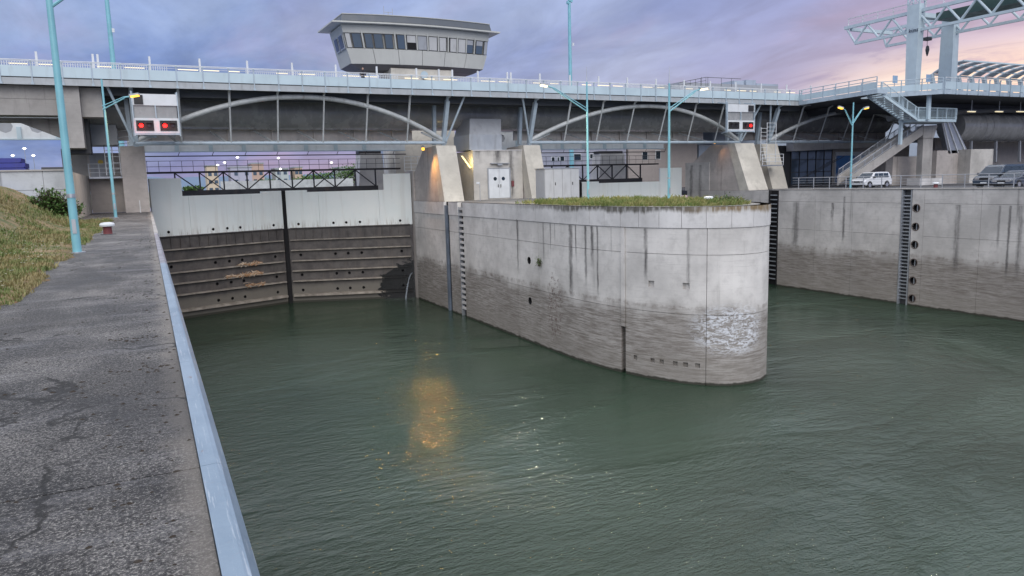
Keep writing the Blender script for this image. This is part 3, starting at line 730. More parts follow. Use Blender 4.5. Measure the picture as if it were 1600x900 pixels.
# inner barrier with lit handrail and tall white poles
bm = NB(); rg = random.Random(2); nb_ = NB()
for i in range(int((69-XL)/.16)):
    x = XL+i*.16; sec = int((x-X0+400)/SP)
    if (sec*7919) % 10 < 7: box(bm, x-.022, x+.022, 65.6, 65.63, 9.9, 11.36)
o = obj('baluster_row', bm, m_white, br); stuff(o)
bm = NB(); tube(bm, (XL, 65.62, 11.40), (69, 65.62, 11.40), .03, seg=6); obj('inner_rail', bm, m_white, br)
for i in range(-19, 34):
    if (i*37) % 10 < 7:
        l = .5+((i*53) % 7)/10; bm = NB(); x = X0+i*SP+.25; box(bm, x, x+l+.4, 65.66, 65.70, 11.17, 11.23); obj('light_strip', bm, m_led, br)
bm = NB(); box(bm, -.075, .075, -.05, .05, 9.9, 12.25); box(bm, -.09, .09, -.07, .07, 9.9, 10.9); me = mesh_of(bm, 'rail_pole', m_white)
for px in (-20, 58, 146, 153.5, 234, 312, 386, 456, 524, 588, 650, 685, 706, 746, 792, 797.5, 843, 890, 935, 980, 1025, 1069, 1110, 1150, 1190, 1230, 1268, 1305): put('rail_pole', me, br, (P(px, 100, Y=66.6).x, 66.6, 0))
# arches
def arch(xa, xb, zs, zc, V, drop=True):
    mid, hw = (xa+xb)/2, (xb-xa)/2
    f = lambda x: zs+(zc-zs)*(1-((x-mid)/hw)**2)
    bm = NB(); polytube(bm, [(xa+(xb-xa)*i/36, YZ(f(xa+(xb-xa)*i/36)), f(xa+(xb-xa)*i/36)) for i in range(37)], .21, 12); obj('arch_tube', bm, m_arch, br, True)
    bm = NB(); tube(bm, (xa-.2, YA, 5.42), (xb+.2, YA, 5.42), .15, seg=8); obj('bottom_chord', bm, m_steel, br, True)
    for x in V:
        bm = NB(); tube(bm, (x, YZ(5.4)-.2, 5.4), (x, YZ(f(x))-.2, min(9.0, f(x)+.1)), .075, seg=6); obj('hanger', bm, m_arch, br)
        bm = NB(); polytube(bm, [(x, YZ(f(x))-.15, max(f(x)-.1, 5.9)), (x, YZ(9.05)-.15, 9.1), (x, YZ(9.3)-.15, 9.35), (x, YF+.15, 9.52)], .10, 6); obj('bracket', bm, m_arch, br)
        bm = NB(); beam(bm, (x-1.25, YA+4.6, 6.75), (x-.25, YA+.6, 5.5), .16, .12); obj('raker', bm, m_arch, br)
    for e in (1.1, -1.1):                     # forked end plate
        bx_ = xa if e > 0 else xb; bm = NB(); beam(bm, (bx_+e*.15, YA, 5.5), (bx_+e*2.0, YA, f(bx_+e*2.0)-.35), .2, .14); obj('end_plate', bm, m_arch, br)
def main_post(x, lean, side):
    bm = NB(); beam(bm, (x, YZ(5.25), 5.25), (x, YZ(9.1), 9.1), .34, .42); polytube(bm, [(x, YZ(8.9), 8.9), (x, YZ(9.3), 9.35), (x, YF+.15, 9.52)], .15, 6); obj('main_post', bm, m_steel, br)
    bm = NB(); beam(bm, (x-.35, YA+1.6, 5.3), (x-.35+lean, YA+1.6, 9.4), .3, .4); obj('rear_post', bm, m_steel, br)
    bm = NB(); tube(bm, (x+side*.15, YA-.2, 5.5), (x+side*1.55, YZ(9.5)-.2, 9.5), .10, seg=8); obj('raking_strut', bm, m_steel, br)
V1 = [2.9, 6.62, 10.34, 14.1, 17.86, 21.65]
arch(-.35, 25.3, 5.6, 9.12, V1); main_post(25.25, .15, 1); main_post(-.35, -.1, -1)
V2 = [38.15, 41.95, 45.75, 49.85, 53.75, 57.6]
arch(34.3, 61.3, 5.6, 9.05, V2); main_post(34.3, .25, -1); main_post(61.3, .25, 1)
V3 = [69.65, 73.85, 78.0, 82.0, 86.2]
arch(65.95, 92.5, 5.6, 9.05, V3); main_post(65.9, .5, -1)
bm = NB(); tube(bm, (-5.5, 69.6, 8.35), (91, 69.6, 8.35), 1.52, seg=40); obj('pipe_girder', bm, m_tube, br, True)
for x in [-1+3.75*i for i in range(24)]:
    bm = NB(); tube(bm, (x, 69.6, 8.35), (x+.07, 69.6, 8.35), 1.535, seg=40); obj('weld_ring', bm, m_tube, br, True)
for a, b in ((-2.6, 24.0), (35.2, 60.6), (66.6, 93)):
    bm = NB(); box(bm, a, b, 70.6, 70.8, 5.95, 7.6); obj('lower_web', bm, m_band, br)
    n = int((b-a)/3.75)
    for i in range(n): bm = NB(); box(bm, a+2.0+i*3.75, a+2.14+i*3.75, 70.35, 70.598, 5.97, 7.3); obj('web_stiffener', bm, m_band, br)
# widened deck on the right bank
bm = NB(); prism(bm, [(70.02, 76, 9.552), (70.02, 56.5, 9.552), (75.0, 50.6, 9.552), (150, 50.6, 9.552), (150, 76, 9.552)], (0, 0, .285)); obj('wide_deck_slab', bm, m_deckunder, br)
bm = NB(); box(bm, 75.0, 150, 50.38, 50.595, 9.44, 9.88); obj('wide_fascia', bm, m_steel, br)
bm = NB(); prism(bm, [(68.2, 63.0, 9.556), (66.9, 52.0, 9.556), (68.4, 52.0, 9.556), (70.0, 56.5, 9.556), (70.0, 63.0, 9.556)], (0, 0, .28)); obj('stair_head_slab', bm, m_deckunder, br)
for a, b in (((68.16, 63.05), (66.86, 51.98)), ((66.86, 51.95), (68.4, 51.95)), ((70.1, 56.4), (75.0, 50.5))):
    bm = NB(); beam(bm, (*a, 9.66), (*b, 9.66), .1, .44); obj('ramp_fascia', bm, m_steel, br)
    d_ = Vector((b[0]-a[0], b[1]-a[1], 0)); n_ = max(1, round(d_.length/1.8))
    if d_.length < 2: continue
    for i in range(n_+1): bm = NB(); q = Vector((*a, 0))+d_*(i/n_); box(bm, q.x-.04, q.x+.04, q.y-.04, q.y+.04, 9.7, 11.08); obj('fence_post', bm, m_steel, br)
    for z in (11.1, 10.75): bm = NB(); tube(bm, (*a, z), (*b, z), .04, seg=6); obj('top_rail', bm, m_steel, br)
    bm = NB(); beam(bm, (*a, 10.25), (*b, 10.25), .03, .62); obj('fence_panel', bm, m_panel, br)
X0 = 75.1; fence(75.1, 112, 50.36)
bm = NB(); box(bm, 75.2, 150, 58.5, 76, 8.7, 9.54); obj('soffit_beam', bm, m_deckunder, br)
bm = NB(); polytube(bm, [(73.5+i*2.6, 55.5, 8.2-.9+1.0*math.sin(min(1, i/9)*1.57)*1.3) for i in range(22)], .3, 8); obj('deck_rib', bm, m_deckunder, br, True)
tt = thing('pipeline', 'thick dark grey pipe running under the wide deck beyond the staircase', 'pipe', (100, 58, 5))
bm = NB(); tube(bm, (88, 58, 6.77), (150, 58, 6.77), 1.82, seg=40); obj('pipe', bm, m_tube, tt, True)
for x in (92.2, 93.6, 99.5): bm = NB(); tube(bm, (x, 58, 6.77), (x+.16, 58, 6.77), 1.85, seg=40); obj('flange', bm, m_tube, tt, True)
for x in (86, 91, 96, 101): bm = NB(); beam(bm, (x, 57.2, 2.4), (x+.5, 57.6, 5.1), .22, .25); obj('support', bm, m_greybox, tt)
for px, lb in ((1518, 'lit batten lamp under the wide deck closest to the stair landing'), (1561, 'lit batten lamp under the wide deck in the middle of its row over the pipe'), (1594, 'lit batten lamp under the wide deck farthest from the stair landing')):
    p = P(px, 174.5, Y=54.5); t = thing('soffit_lamp', lb, 'lamp', tuple(p), 'soffit lamps over the pipe')
    bm = NB(); box(bm, p.x-.65, p.x+.65, p.y-.1, p.y+.1, p.z-.05, p.z+.05); obj('diffuser', bm, m_led, t)
    bm = NB(); box(bm, p.x-.7, p.x+.7, p.y-.13, p.y+.13, p.z+.051, p.z+.12); box(bm, p.x-.03, p.x+.03, p.y-.03, p.y+.03, p.z+.1, 9.5); obj('housing', bm, m_white, t)

# ================================================================== CONCRETE SUPPORTS
m_legc = concrete('smooth warm concrete', (.60, .57, .50), .30, False, None, None, .15)
m_sidec = concrete('board marked concrete', (.52, .48, .45), .45, False, None, None, .3)
def leg(name, label, x0, x1, ys, zt=5.15, zb=0.0, sub=True):
    """ys = front base, front top, back top, back mid"""
    t = thing(name, label, 'bridge pier', ((x0+x1)/2, ys[0], 0), 'raking concrete legs carrying the bridge')
    yb, yt, bt, bb = ys
    bm = NB(); prism(bm, [(x0, yb, zb), (x0, yt, zt), (x0, yt+1.1, zt), (x0, yb+1.4, zb)], (x1-x0, 0, 0)); bmesh.ops.bevel(bm, geom=bm.edges[:], offset=.04, segments=1); obj('raking_leg', bm, m_legc, t)
    bm = NB(); prism(bm, [(x0+.06, yb+.5, zb), (x0+.06, yt+.5, zt-.05), (x0+.06, bt, zt-.05), (x0+.06, bb, 2.8), (x0+.06, bb, zb)], (x1-x0-.12, 0, 0)); obj('back_wall', bm, m_sidec, t)
    return t
leg('raking_pier', 'raking concrete bridge leg rising beside the lock gate and yellow strip lamp', 24.42, 26.36, (63.5, 65.15, 68.8, 71.8))
leg('raking_pier', 'raking concrete bridge leg between the door house and the grey cabinets', 33.45, 35.3, (63.5, 65.1, 68.8, 71.8))
leg('raking_pier', 'broad raking concrete bridge leg under the right-bank signal board', 59.05, 61.9, (61.3, 63.6, 67.6, 71.5), 5.2)
leg('raking_pier', 'raking concrete bridge leg between the caged ladder and the glass front', 64.5, 66.9, (63.2, 65.0, 68.6, 71.5), 5.2)
bm = NB(); box(bm, 61.95, 64.45, 66, 71, 0, 4.2); tag(obj('pier_wall', bm, m_sidec), 'concrete wall filling the gap between two right-bank bridge legs', 'wall')
# machinery house between the legs of the pier
m_house = concrete('stained house concrete', (.56, .54, .50), .6, False, 4.9, streaks([('x', 30.75, .45, 4.7, 3.0, .8), ('x', 32.2, .28, 4.7, -.5, .75), ('x', 28.7, .4, 4.7, 3.6, .8), ('x', 29.7, .5, 4.7, 3.9, .7), ('x', 31.6, .5, 4.7, 3.9, .7), ('x', 33.0, .35, 4.7, 3.8, .8)]), .12)
h = thing('door_house', 'small concrete machine house with a white double door on the pier', 'building', (30.8, 66, 0))
HX0, HX1, HY = 28.15, 33.42, 65.3
bm = NB(); box(bm, HX0, HX1, HY, 71.6, .0, 4.66); bmesh.ops.bevel(bm, geom=bm.edges[:], offset=.03, segments=1); obj('wall', bm, m_house, h)
bm = NB(); box(bm, HX0-.05, HX1+.02, HY-.06, HY+.4, 4.665, 4.74); obj('roof_edge', bm, m_cope, h)
for a, b in ((29.72, 30.81), (30.83, 31.92)):
    mpd = lambda s, z, d: Vector((s, HY-.07+d, z))
    cx_ = (a+b)/2+(.12 if a < 30 else -.12)
    d_ = obj('door_leaf', holed(mpd, a, b, .12, 2.92, .06, [(cx_, 1.98, .19, 'o')], cav=.05), [m_white, m_glass], h)
    bm = NB(); box(bm, (30.66 if a < 30 else 30.93), (30.70 if a < 30 else 30.97), HY-.16, HY-.071, 1.15, 1.45); obj('handle', bm, m_darksteel, d_)
bm = NB(); box(bm, 29.6, 29.7, HY-.09, HY-.003, .1, 3.02); box(bm, 31.94, 32.04, HY-.09, HY-.003, .1, 3.02); box(bm, 29.7, 31.94, HY-.09, HY-.003, 2.94, 3.02); obj('door_frame', bm, m_greybox, h)
bm = NB(); box(bm, 29.9, 31.9, HY-.35, HY-.003, 3.42, 3.48); box(bm, 30.6, 31.1, HY-.30, HY-.01, 3.25, 3.40); obj('door_hood', bm, m_greybox, h)
bm = NB(); box(bm, 32.15, 32.4, HY-.1, HY-.003, 1.2, 1.75); obj('alarm_box', bm, m_red, h)
bm = NB(); box(bm, 28.4, 28.75, HY-.03, HY-.003, 1.52, 1.72); obj('notice_plate', bm, m_white, h)
hd_ = thing('sheet_metal_hood', 'grey sheet metal box hanging below the pipe above the machine house', 'duct', (30, 66, 4.75))
bm = NB(); prism(bm, [(27.95, 65.6, 4.76), (27.95, 65.5, 6.2), (27.95, 69.5, 6.2), (27.95, 69.5, 4.76)], (3.4, 0, 0)); obj('lower_box', bm, paint('light sheet metal', (.47, .50, .53), .4, .1, .3), hd_)
bm = NB(); prism(bm, [(27.98, 65.52, 6.203), (28.45, 66.4, 7.75), (28.45, 69.4, 7.75), (27.98, 69.4, 6.203)], (3.3, 0, 0)); obj('upper_box', bm, m_greybox, hd_)
# fluorescent strip on the leg side and its light
fl = thing('strip_lamp', 'lit yellow fluorescent strip between the raking leg and machine house', 'lamp', tuple(P(728, 253, Y=66)))
bm = NB(); tube(bm, P(722, 244, Y=66.4), P(735, 262, Y=65.6), .05, seg=8); obj('tube', bm, m_tubelamp, fl)
bm = NB(); tube(bm, P(721.5, 243, Y=66.5)+Vector((-.05, .08, 0)), P(735.5, 263, Y=65.7)+Vector((-.05, .08, 0)), .045, seg=6); obj('batten', bm, m_white, fl)
light('strip_light', P(729, 253, Y=65.6)+Vector((.1, -.15, 0)), (1, .72, .25), 42, .25)
light('strip_light_behind', (33.42, 66.2, 4.3), (1, .70, .25), 26, .2)
# grey switch cabinets
cb_ = thing('switch_cabinet', 'row of grey metal switch cabinets beside the raking leg on the pier', 'cabinet', (32.5, 56, 0))
bm = NB(); box(bm, 30.75, 34.2, 56, 57.6, .12, 2.66); obj('body', bm, m_greybox, cb_)
bm = NB(); box(bm, 30.68, 34.28, 55.93, 57.7, 2.665, 2.73); obj('roof_sheet', bm, m_gal, cb_)
for i in range(4):
    bm = NB(); box(bm, 30.79+i*.86, 31.61+i*.86, 55.96, 55.995, .16, 2.6); d_ = obj('door_panel', bm, paint('cabinet door grey', (.40, .42, .45), .45, .08), cb_)
    if i in (1, 3): bm = NB(); box(bm, 30.9+i*.86, 30.95+i*.86, 55.92, 55.958, 1.25, 1.5); obj('handle', bm, m_rubber, d_)
bm = NB(); box(bm, 30.8, 34.1, 56.05, 57.5, 0, .118); obj('plinth', bm, m_conc, cb_)
bm = NB(); box(bm, 27.3, 27.34, 62, 62.04, 0, 1.6); tag(obj('marker_rod', bm, m_gal), 'thin metal rod standing before the machine house', 'rod')

# ================================================================== LEFT BANK STRUCTURES
m_ret = concrete('pale retaining wall concrete', (.47, .49, .50), .55, False, 3.2, None, .1)
rw = thing('retaining_wall', 'panelled concrete retaining wall above the grass bank', 'wall', (-12, 52.5, 0))
for i in range(9):
    x1 = -4.25-(0 if i == 0 else 1.15+(i-1)*2.35)-.02; x0 = x1-(1.13 if i == 0 else 2.31)
    for z0, z1 in ((-.5, 1.93), (1.955, 3.05)):
        bm = NB(); box(bm, x0, x1, 52.0, 53.0, z0, z1); bmesh.ops.bevel(bm, geom=bm.edges[:], offset=.02, segments=1); obj('wall_panel', bm, m_ret, rw)
bm = NB(); box(bm, -26, -4.3, 52.1, 52.9, -.5, 3.0); obj('core', bm, m_conc, rw)
bm = NB(); box(bm, -26, -4.21, 51.9, 53.1, 3.053, 3.14); obj('coping', bm, m_conc, rw)
bm = NB(); box(bm, -4.6, -4.2, 53.12, 71.78, -.2, 3.08); o = obj('return_wall', bm, m_legc, rw)
ab = thing('bridge_abutment', 'concrete abutment block with a steel door and platform at the quay end', 'abutment', (-3, 71, 0))
bm = NB(); box(bm, -1.62, .2, 68.8, 74, 0, 5.4); bmesh.ops.bevel(bm, geom=bm.edges[:], offset=.03, segments=1); obj('front_block', bm, m_sidec, ab)
bm = NB(); box(bm, -4.19, -1.63, 71.8, 74, 0, 5.0); obj('recess_wall', bm, m_sidec, ab)
bm = NB(); box(bm, -6.0, -4.2, 71.85, 74, 2.5, 5.35); obj('upper_wall', bm, m_conc, ab)
bm = NB(); box(bm, -4.1, -1.64, 70.3, 71.75, 2.85, 3.0); obj('platform', bm, m_gal, ab)
bm = NB()
for z in (3.35, 3.7, 4.05): tube(bm, (-4.1, 70.33, z), (-1.65, 70.33, z), .03, seg=5)
for x in (-4.05, -3.3, -2.5, -1.7): tube(bm, (x, 70.33, 3), (x, 70.33, 4.05), .035, seg=5)
obj('railing', bm, m_white, ab)
bm = NB(); box(bm, -4.0, -2.35, 71.72, 71.795, 3.0, 5.0); d_ = obj('door', bm, m_greybox, ab)
bm = NB(); tube(bm, (-3.2, 71.69, 4.25), (-3.2, 71.715, 4.25), .2, seg=16); obj('round_sign', bm, m_yellow, d_)
bm = NB(); box(bm, -5.1, -1.7, 68.6, 71.6, 5.5, 7.1); obj('bearing_box', bm, m_greybox, ab)
lw = thing('ladder_cage', 'white caged ladder climbing from the abutment platform to the bridge', 'ladder', (-2, 70, 3))
for x in (-2.75, -2.2, -1.7): bm = NB(); beam(bm, (x, 69.4, 3.1), (x, 69.4, 7.0), .07, .07); obj('stile', bm, m_white, lw)
for i in range(7): bm = NB(); beam(bm, (-2.75, 69.4, 3.6+i*.5), (-1.7, 69.4, 3.6+i*.5), .04, .04); obj('rung', bm, m_white, lw)
for z in (5.6, 6.1, 6.6): bm = NB(); beam(bm, (-1.7, 69.3, z), (-.3, 66.2, z), .05, .05); obj('guard_bar', bm, m_white, lw)
bm = NB(); box(bm, -.55, -.5, 67, 67.05, 0, 1.0); tag(obj('marker_post', bm, m_white), 'short white marker post by the concrete abutment', 'post')
av = thing('approach_viaduct', 'concrete approach span carrying the road above the retaining wall', 'bridge', (-15, 65, 0))
bm = NB(); box(bm, -34, -5.0, 63.8, 65.5, 8.5, 9.43); obj('edge_beam', bm, m_conc, av)
bm = NB(); box(bm, -34, -5.0, 63.83, 65.4, 7.35, 8.49); obj('web', bm, m_conc, av)
bm = NB(); prism(bm, [(-34, 66, 7.05), (-8.0, 66, 7.05), (-5.2, 66, 5.8), (-5.2, 66, 7.34), (-34, 66, 7.34)], (0, 1.2, 0)); obj('haunch', bm, m_conc, av)
bm = NB(); box(bm, -5.25, -3.75, 63.6, 65.6, 5.0, 9.43); bmesh.ops.bevel(bm, geom=bm.edges[:], offset=.04, segments=1); obj('column', bm, m_conc, av)
bm = NB(); box(bm, -3.745, -2.35, 64.2, 66, 7.3, 9.42); obj('corbel', bm, m_conc, av)
bm = NB(); box(bm, -5.2, -3.5, 65.65, 68, 4.7, 9.3); obj('rear_column', bm, m_darksteel, av)
# perforated far girders
def girder(name, label, x0, x1, y, z0, z1, zc, r, step, ph):
    t = thing(name, label, 'girder', ((x0+x1)/2, y, z0)); mp = lambda s, z, d: Vector((s, y+d, z))
    n = int((x1-x0-2)/step); obj('web', holed(mp, x0, x1, z0, z1, .12, [(x0+ph+i*step, zc, r, 'o') for i in range(n)], cav=.1), [m_white, m_greybox], t)
    for zz in (z0-.1, z1+.02): bm = NB(); box(bm, x0, x1, y-.25, y+.35, zz, zz+.08); obj('flange', bm, m_panel, t)
    for i in range(int((x1-x0)/3.1)): bm = NB(); box(bm, x0+1+i*3.1, x0+1.35+i*3.1, y-.22, y-.004, z0-.01, min(z1, z0+1.1)); obj('stiffener', bm, m_panel, t)
    return t
girder('upstream_girder', 'pale perforated girder far behind the approach span', -30, -4, 84, 6.95, 9.0, 8.1, .62, P(58, 200, Y=84).x-P(8, 200, Y=84).x, (P(8, 200, Y=84).x+30) % (P(58, 200, Y=84).x-P(8, 200, Y=84).x)+(P(58, 200, Y=84).x-P(8, 200, Y=84).x))
g1 = girder('upstream_girder', 'pale perforated girder crossing above the footbridge by the quay path', -1.2, 26.3, 80, 5.5, 8.0, 7.0, .62, 2.65, 1.7)
g2 = girder('upstream_girder', 'pale perforated girder crossing above the footbridge of the far chamber', 36, 62, 80, 5.5, 7.7, 6.75, .5, 4.3, 2.2)
for g, a, b in ((g1, -1.2, 26.3), (g2, 36, 62)):
    bm = NB(); tube(bm, (a, 79.8, 5.02), (b, 79.8, 5.02), .06, seg=6)
    for i in range(9): tube(bm, (a+1.4+i*3.1, 79.8, 5.45), (a+1.2+i*3.1, 79.8, 5.0), .03, seg=4)
    obj('cable_rail', bm, m_black, g)
# ================================================================== RIGHT QUAY WALL
rq_extra = streaks([('y', P(1243, 350, X=RQX).y, .42, -1.2, -6.2, .65), ('y', P(1300, 350, X=RQX).y, .18, -1.2, -3.4, .8), ('y', P(1318, 350, X=RQX).y, .16, -.6, -5.4, .7), ('y', P(1494, 380, X=RQX).y, .26, -1.2, -7.0, .6),
                    ('y', P(1575, 380, X=RQX).y, .12, -1.2, -7.0, .75), ('y', P(1592, 380, X=RQX).y, .20, -1.2, -7.0, .6), ('y', P(1560, 360, X=RQX).y, .12, -1.2, -5.0, .5), ('y', 69.2, .3, 3, -4, .5), ('y', 70.8, .3, 3, -4, .7), ('y', 65, .12, 5, -3, .5)])
m_rquay = concrete('right quay concrete', (.54, .52, .50), .40, True, -1.0, rq_extra, .4)
rq = thing('quay_wall', 'stained concrete quay wall of the far chamber below the parked cars', 'quay wall', (RQX, 40, WZ))
rmap = lambda s, z, d: Vector((RQX+d, s, z))
hy = 41.5
rh = [(hy, P(1425.5-(y-325)*.02, y, X=RQX).z, .30, 'o') for y in (325, 354, 382, 410, 438, 466)]
ybr = [8, 16.5, 24.6, 32.1, 36.0, hy-.7, 41.92]
for y0, y1 in list(zip(ybr[:-1], ybr[1:]))+[(42.95, 47.9), (47.9, 52.2), (52.2, 56.95)]:
    for z0, z1 in ((-1.12, 0.06), (-3.9, -1.14), (WZ-1.5, -3.92)):
        if y0 == hy-.7: continue
        obj('wall_panel', holed(rmap, y0+.01, y1-.01, z0, z1, .5), [m_rquay, m_dark], rq)
obj('mooring_strip', holed(rmap, hy-.69, 41.91, WZ-1.5, .055, .5, rh), [m_rquay, m_dark], rq)
k_ = 0
bm = NB(); revolve(bm, [(.30, 0), (.36, 0), (.36, .05), (.30, .05), (.30, 0)], (0, 0, 0), 16, False); bmesh.ops.rotate(bm, verts=bm.verts, cent=(0,0,0), matrix=Matrix.Rotation(R(-90), 3, 'Y')); me = mesh_of(bm, 'recess_ring', plain('rusty ring', (.10, .075, .065), .8))
for h_ in rh: put('recess_ring', me, rq, (RQX+.02, h_[0], h_[1]))
bm = NB(); tube(bm, (0, 0, -.3), (0, 0, .3), .06, seg=8); me = mesh_of(bm, 'mooring_pin', m_gal)
for h_ in rh: put('mooring_pin', me, rq, (RQX+.16, h_[0], h_[1]))
bm = NB(); box(bm, RQX+.502, RQX+1.1, 8, 58.4, WZ-1.5, .04); obj('core', bm, m_rquay, rq)
bm = NB(); box(bm, RQX-.06, RQX+1.2, 8, 56.98, .062, .14); obj('coping', bm, m_conc, rq)
for z0, z1 in ((-3.9, -.02), (WZ-1.5, -3.92)):
    obj('wall_panel', holed(rmap, 58.35, 71.5, z0, z1, .5), [m_rquay, m_dark], rq)
bm = NB(); box(bm, RQX, RQX+4, 67.62, 71.9, -.0, 3.3); obj('gate_pillar', bm, m_rquay, rq)
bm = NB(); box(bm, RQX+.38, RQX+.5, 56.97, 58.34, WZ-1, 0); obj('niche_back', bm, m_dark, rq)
def rladder(label, yc, w, n, mt, rail):
    t = thing('quay_ladder', label, 'ladder', (RQX+.1, yc, WZ))
    bm = NB(); box(bm, -.05, .05, -w/2, w/2, -.05, .05); me = mesh_of(bm, 'rung', mt)
    for i in range(n): put('rung', me, t, (RQX+.14, yc, -.5-i*9.3/n))
    for e in (-1, 1): bm = NB(); box(bm, RQX-.04, RQX+.3, yc+e*w/2-.05, yc+e*w/2+.05, WZ-.8, 0.0); obj('stile', bm, rail, t)
rladder('dark rung ladder in the niche at the corner of the far quay wall', 57.65, 1.2, 20, m_gal, m_dark)
rladder('grey steel ladder in a channel beside the round mooring recesses', 42.43, .86, 30, m_gal, m_gal)
bm = NB(); box(bm, RQX+.33, RQX+.5, 41.93, 42.94, WZ-1, 0); obj('ladder_channel', bm, m_darksteel, rq)
# railing on the right quay
rl = thing('quay_railing', 'low grey railing with wires in front of the parked cars', 'railing', (61.2, 40, 0))
bm = NB(); box(bm, -.03, .03, -.03, .03, 0, 1.22); me = mesh_of(bm, 'post', m_greybox)
for i in range(24): put('post', me, rl, (61.2, 56.4-i*1.95, 0.0))
for z, r in ((1.22, .03), (.95, .012), (.7, .012), (.45, .012), (.2, .012)):
    bm = NB(); tube(bm, (61.2, 57.2, z), (61.2, 10, z), r, seg=5); obj('rail' if r > .02 else 'wire', bm, m_greybox, rl)
# ================================================================== BOLLARDS
def bollard(loc, label, rz=0):
    t = thing('mooring_bollard', label, 'bollard', tuple(loc), 'white-topped mooring bollards')
    bm = NB(); revolve(bm, [(.20, 0), (.165, .04), (.155, .28), (.17, .31)]); obj('post', bm, m_red, t, True, True)
    bm = NB(); revolve(bm, [(.17, .312), (.27, .33), (.28, .40), (.24, .46), (.12, .485), (.01, .49)]); obj('cap', bm, m_white, t, True, True)
    bm = NB(); revolve(bm, [(.28, 0), (.28, .02), (.21, .025)]); obj('base_flange', bm, m_darksteel, t, True, True)
bollard((-1.52, 33.9, 0), 'white-topped red bollard at the grass edge of the quay path')
bollard((29.9, 34.3, 0), 'white-topped bollard in the grass on the rounded pier')
bollard((60.5, 40.9, .14), 'white-topped bollard on the quay wall beside the van')

# ================================================================== LAMPS
def lamp_head(bm_h, bm_g, p, d):
    d = Vector(d).normalized(); 
    s, u = frame(d); prism(bm_h, [p-s*.13+u*.03, p+s*.13+u*.03, p+s*.09+u*.15, p-s*.09+u*.15], d*.62)
    prism(bm_g, [p+d*.08-s*.11-u*.07, p+d*.08+s*.11-u*.07, p+d*.08+s*.11+u*.027, p+d*.08-s*.11+u*.027], d*.5)
def lamp_post(label, base, top, r0, r1, arms, mt_lamp=None, cl=(1,.8,.5), watts=0, spike=False):
    t = thing('lamp_post', label, 'street lamp', tuple(base))
    base, top = Vector(base), Vector(top)
    bm = NB(); tube(bm, base, top, r0, r1, 14); obj('pole', bm, m_turq, t, True)
    bm = NB(); tube(bm, base, base+Vector((0, 0, .03)), r0*1.8, seg=14); obj('base_plate', bm, m_gal, t)
    bm = NB(); tube(bm, base+Vector((0, 0, 1.55)), base+Vector((0, 0, 1.66)), r0*1.06, r0*1.05, 14); obj('joint_ring', bm, m_gal, t)
    bm = NB(); box(bm, base.x-.05, base.x+.05, base.y-r0-.012, base.y-r0*.6, .55, .95); obj('hatch', bm, m_gal, t)
    if spike: bm = NB(); tube(bm, top, top+Vector((0, 0, 1.1)), r1*.6, .012, 8); obj('tip', bm, m_gal, t)
    for a0, a1, lit in arms:
        a0, a1 = Vector(a0), Vector(a1); d = a1-a0; hz = Vector((d.x, d.y, .08*math.hypot(d.x, d.y)+d.z*.12)); 
        bm = NB(); e = a1-hz.normalized()*.25; polytube(bm, [a0, a0+(e-a0)*.9, a0+(e-a0)*.96+Vector((0,0,.03)), a1], .045, 7); polytube(bm, [a0+Vector((0,0,.22)), a0+(e-a0)*.9+Vector((0,0,.10)), a1+Vector((0,0,.03))], .03, 6); obj('arm', bm, m_turq, t, True)
        hb, gb = NB(), NB(); lamp_head(hb, gb, a1, hz); hd2 = obj('lamp_head', hb, m_greybox, t); obj('lens', gb, lit or m_sigoff, hd2)
        if lit and watts: spot('lamp_light', a1+hz.normalized()*.35+Vector((0, 0, -.14)), (0, 0, -1), cl, watts, .10, 165)
    return t
b0 = Vector((-1.89, 24.1, 0)); lamp_post('thick turquoise lamp post at the grass edge beside the path', b0, b0+Vector((0, 0, 8.3)), .115, .075, [(P(78, 12, Y=24.1), P(140, -22, Y=24.1), None)])
b0 = P(181, 340, Z=0); hp = P(203, 151, Y=55.6)
lamp_post('slim turquoise lamp post with a lit amber head before the signal board', b0, (b0.x, b0.y, P(154, 124, Y=b0.y).z), .105, .06, [(P(160.5, 171, Y=b0.y), hp, m_amber)], cl=(1, .58, .2), watts=420)
Y1 = 47.9; lamp_post('turquoise spiked lamp post beside the grey cabinets with a bright white lamp', (30.05, Y1, 0), (30.05, Y1, P(915, 128, Y=Y1).z), .10, .06, [(P(917, 174, Y=Y1), P(856, 135, Y=Y1), m_warm)], cl=(1, .86, .58), watts=1900, spike=True)
Y2 = 40.7; lamp_post('turquoise spiked lamp post near the shrub on the rounded pier', (32.0, Y2, 0), (32.0, Y2, P(1044, 130, Y=Y2).z), .10, .06, [(P(1045, 175, Y=Y2), P(1094, 140, Y=Y2), m_warm)], cl=(1, .86, .58), watts=1900, spike=True)
Y3 = 51.5; lamp_post('turquoise twin lamp post with two amber heads by the white car', (63.0, Y3, 0), (63.0, Y3, P(1332, 160, Y=Y3).z), .10, .06, [(P(1331, 196, Y=Y3), P(1317, 170, Y=Y3), m_amber), (P(1331, 196, Y=Y3), P(1350, 170, Y=Y3), m_amber)], cl=(1, .55, .15), watts=40)
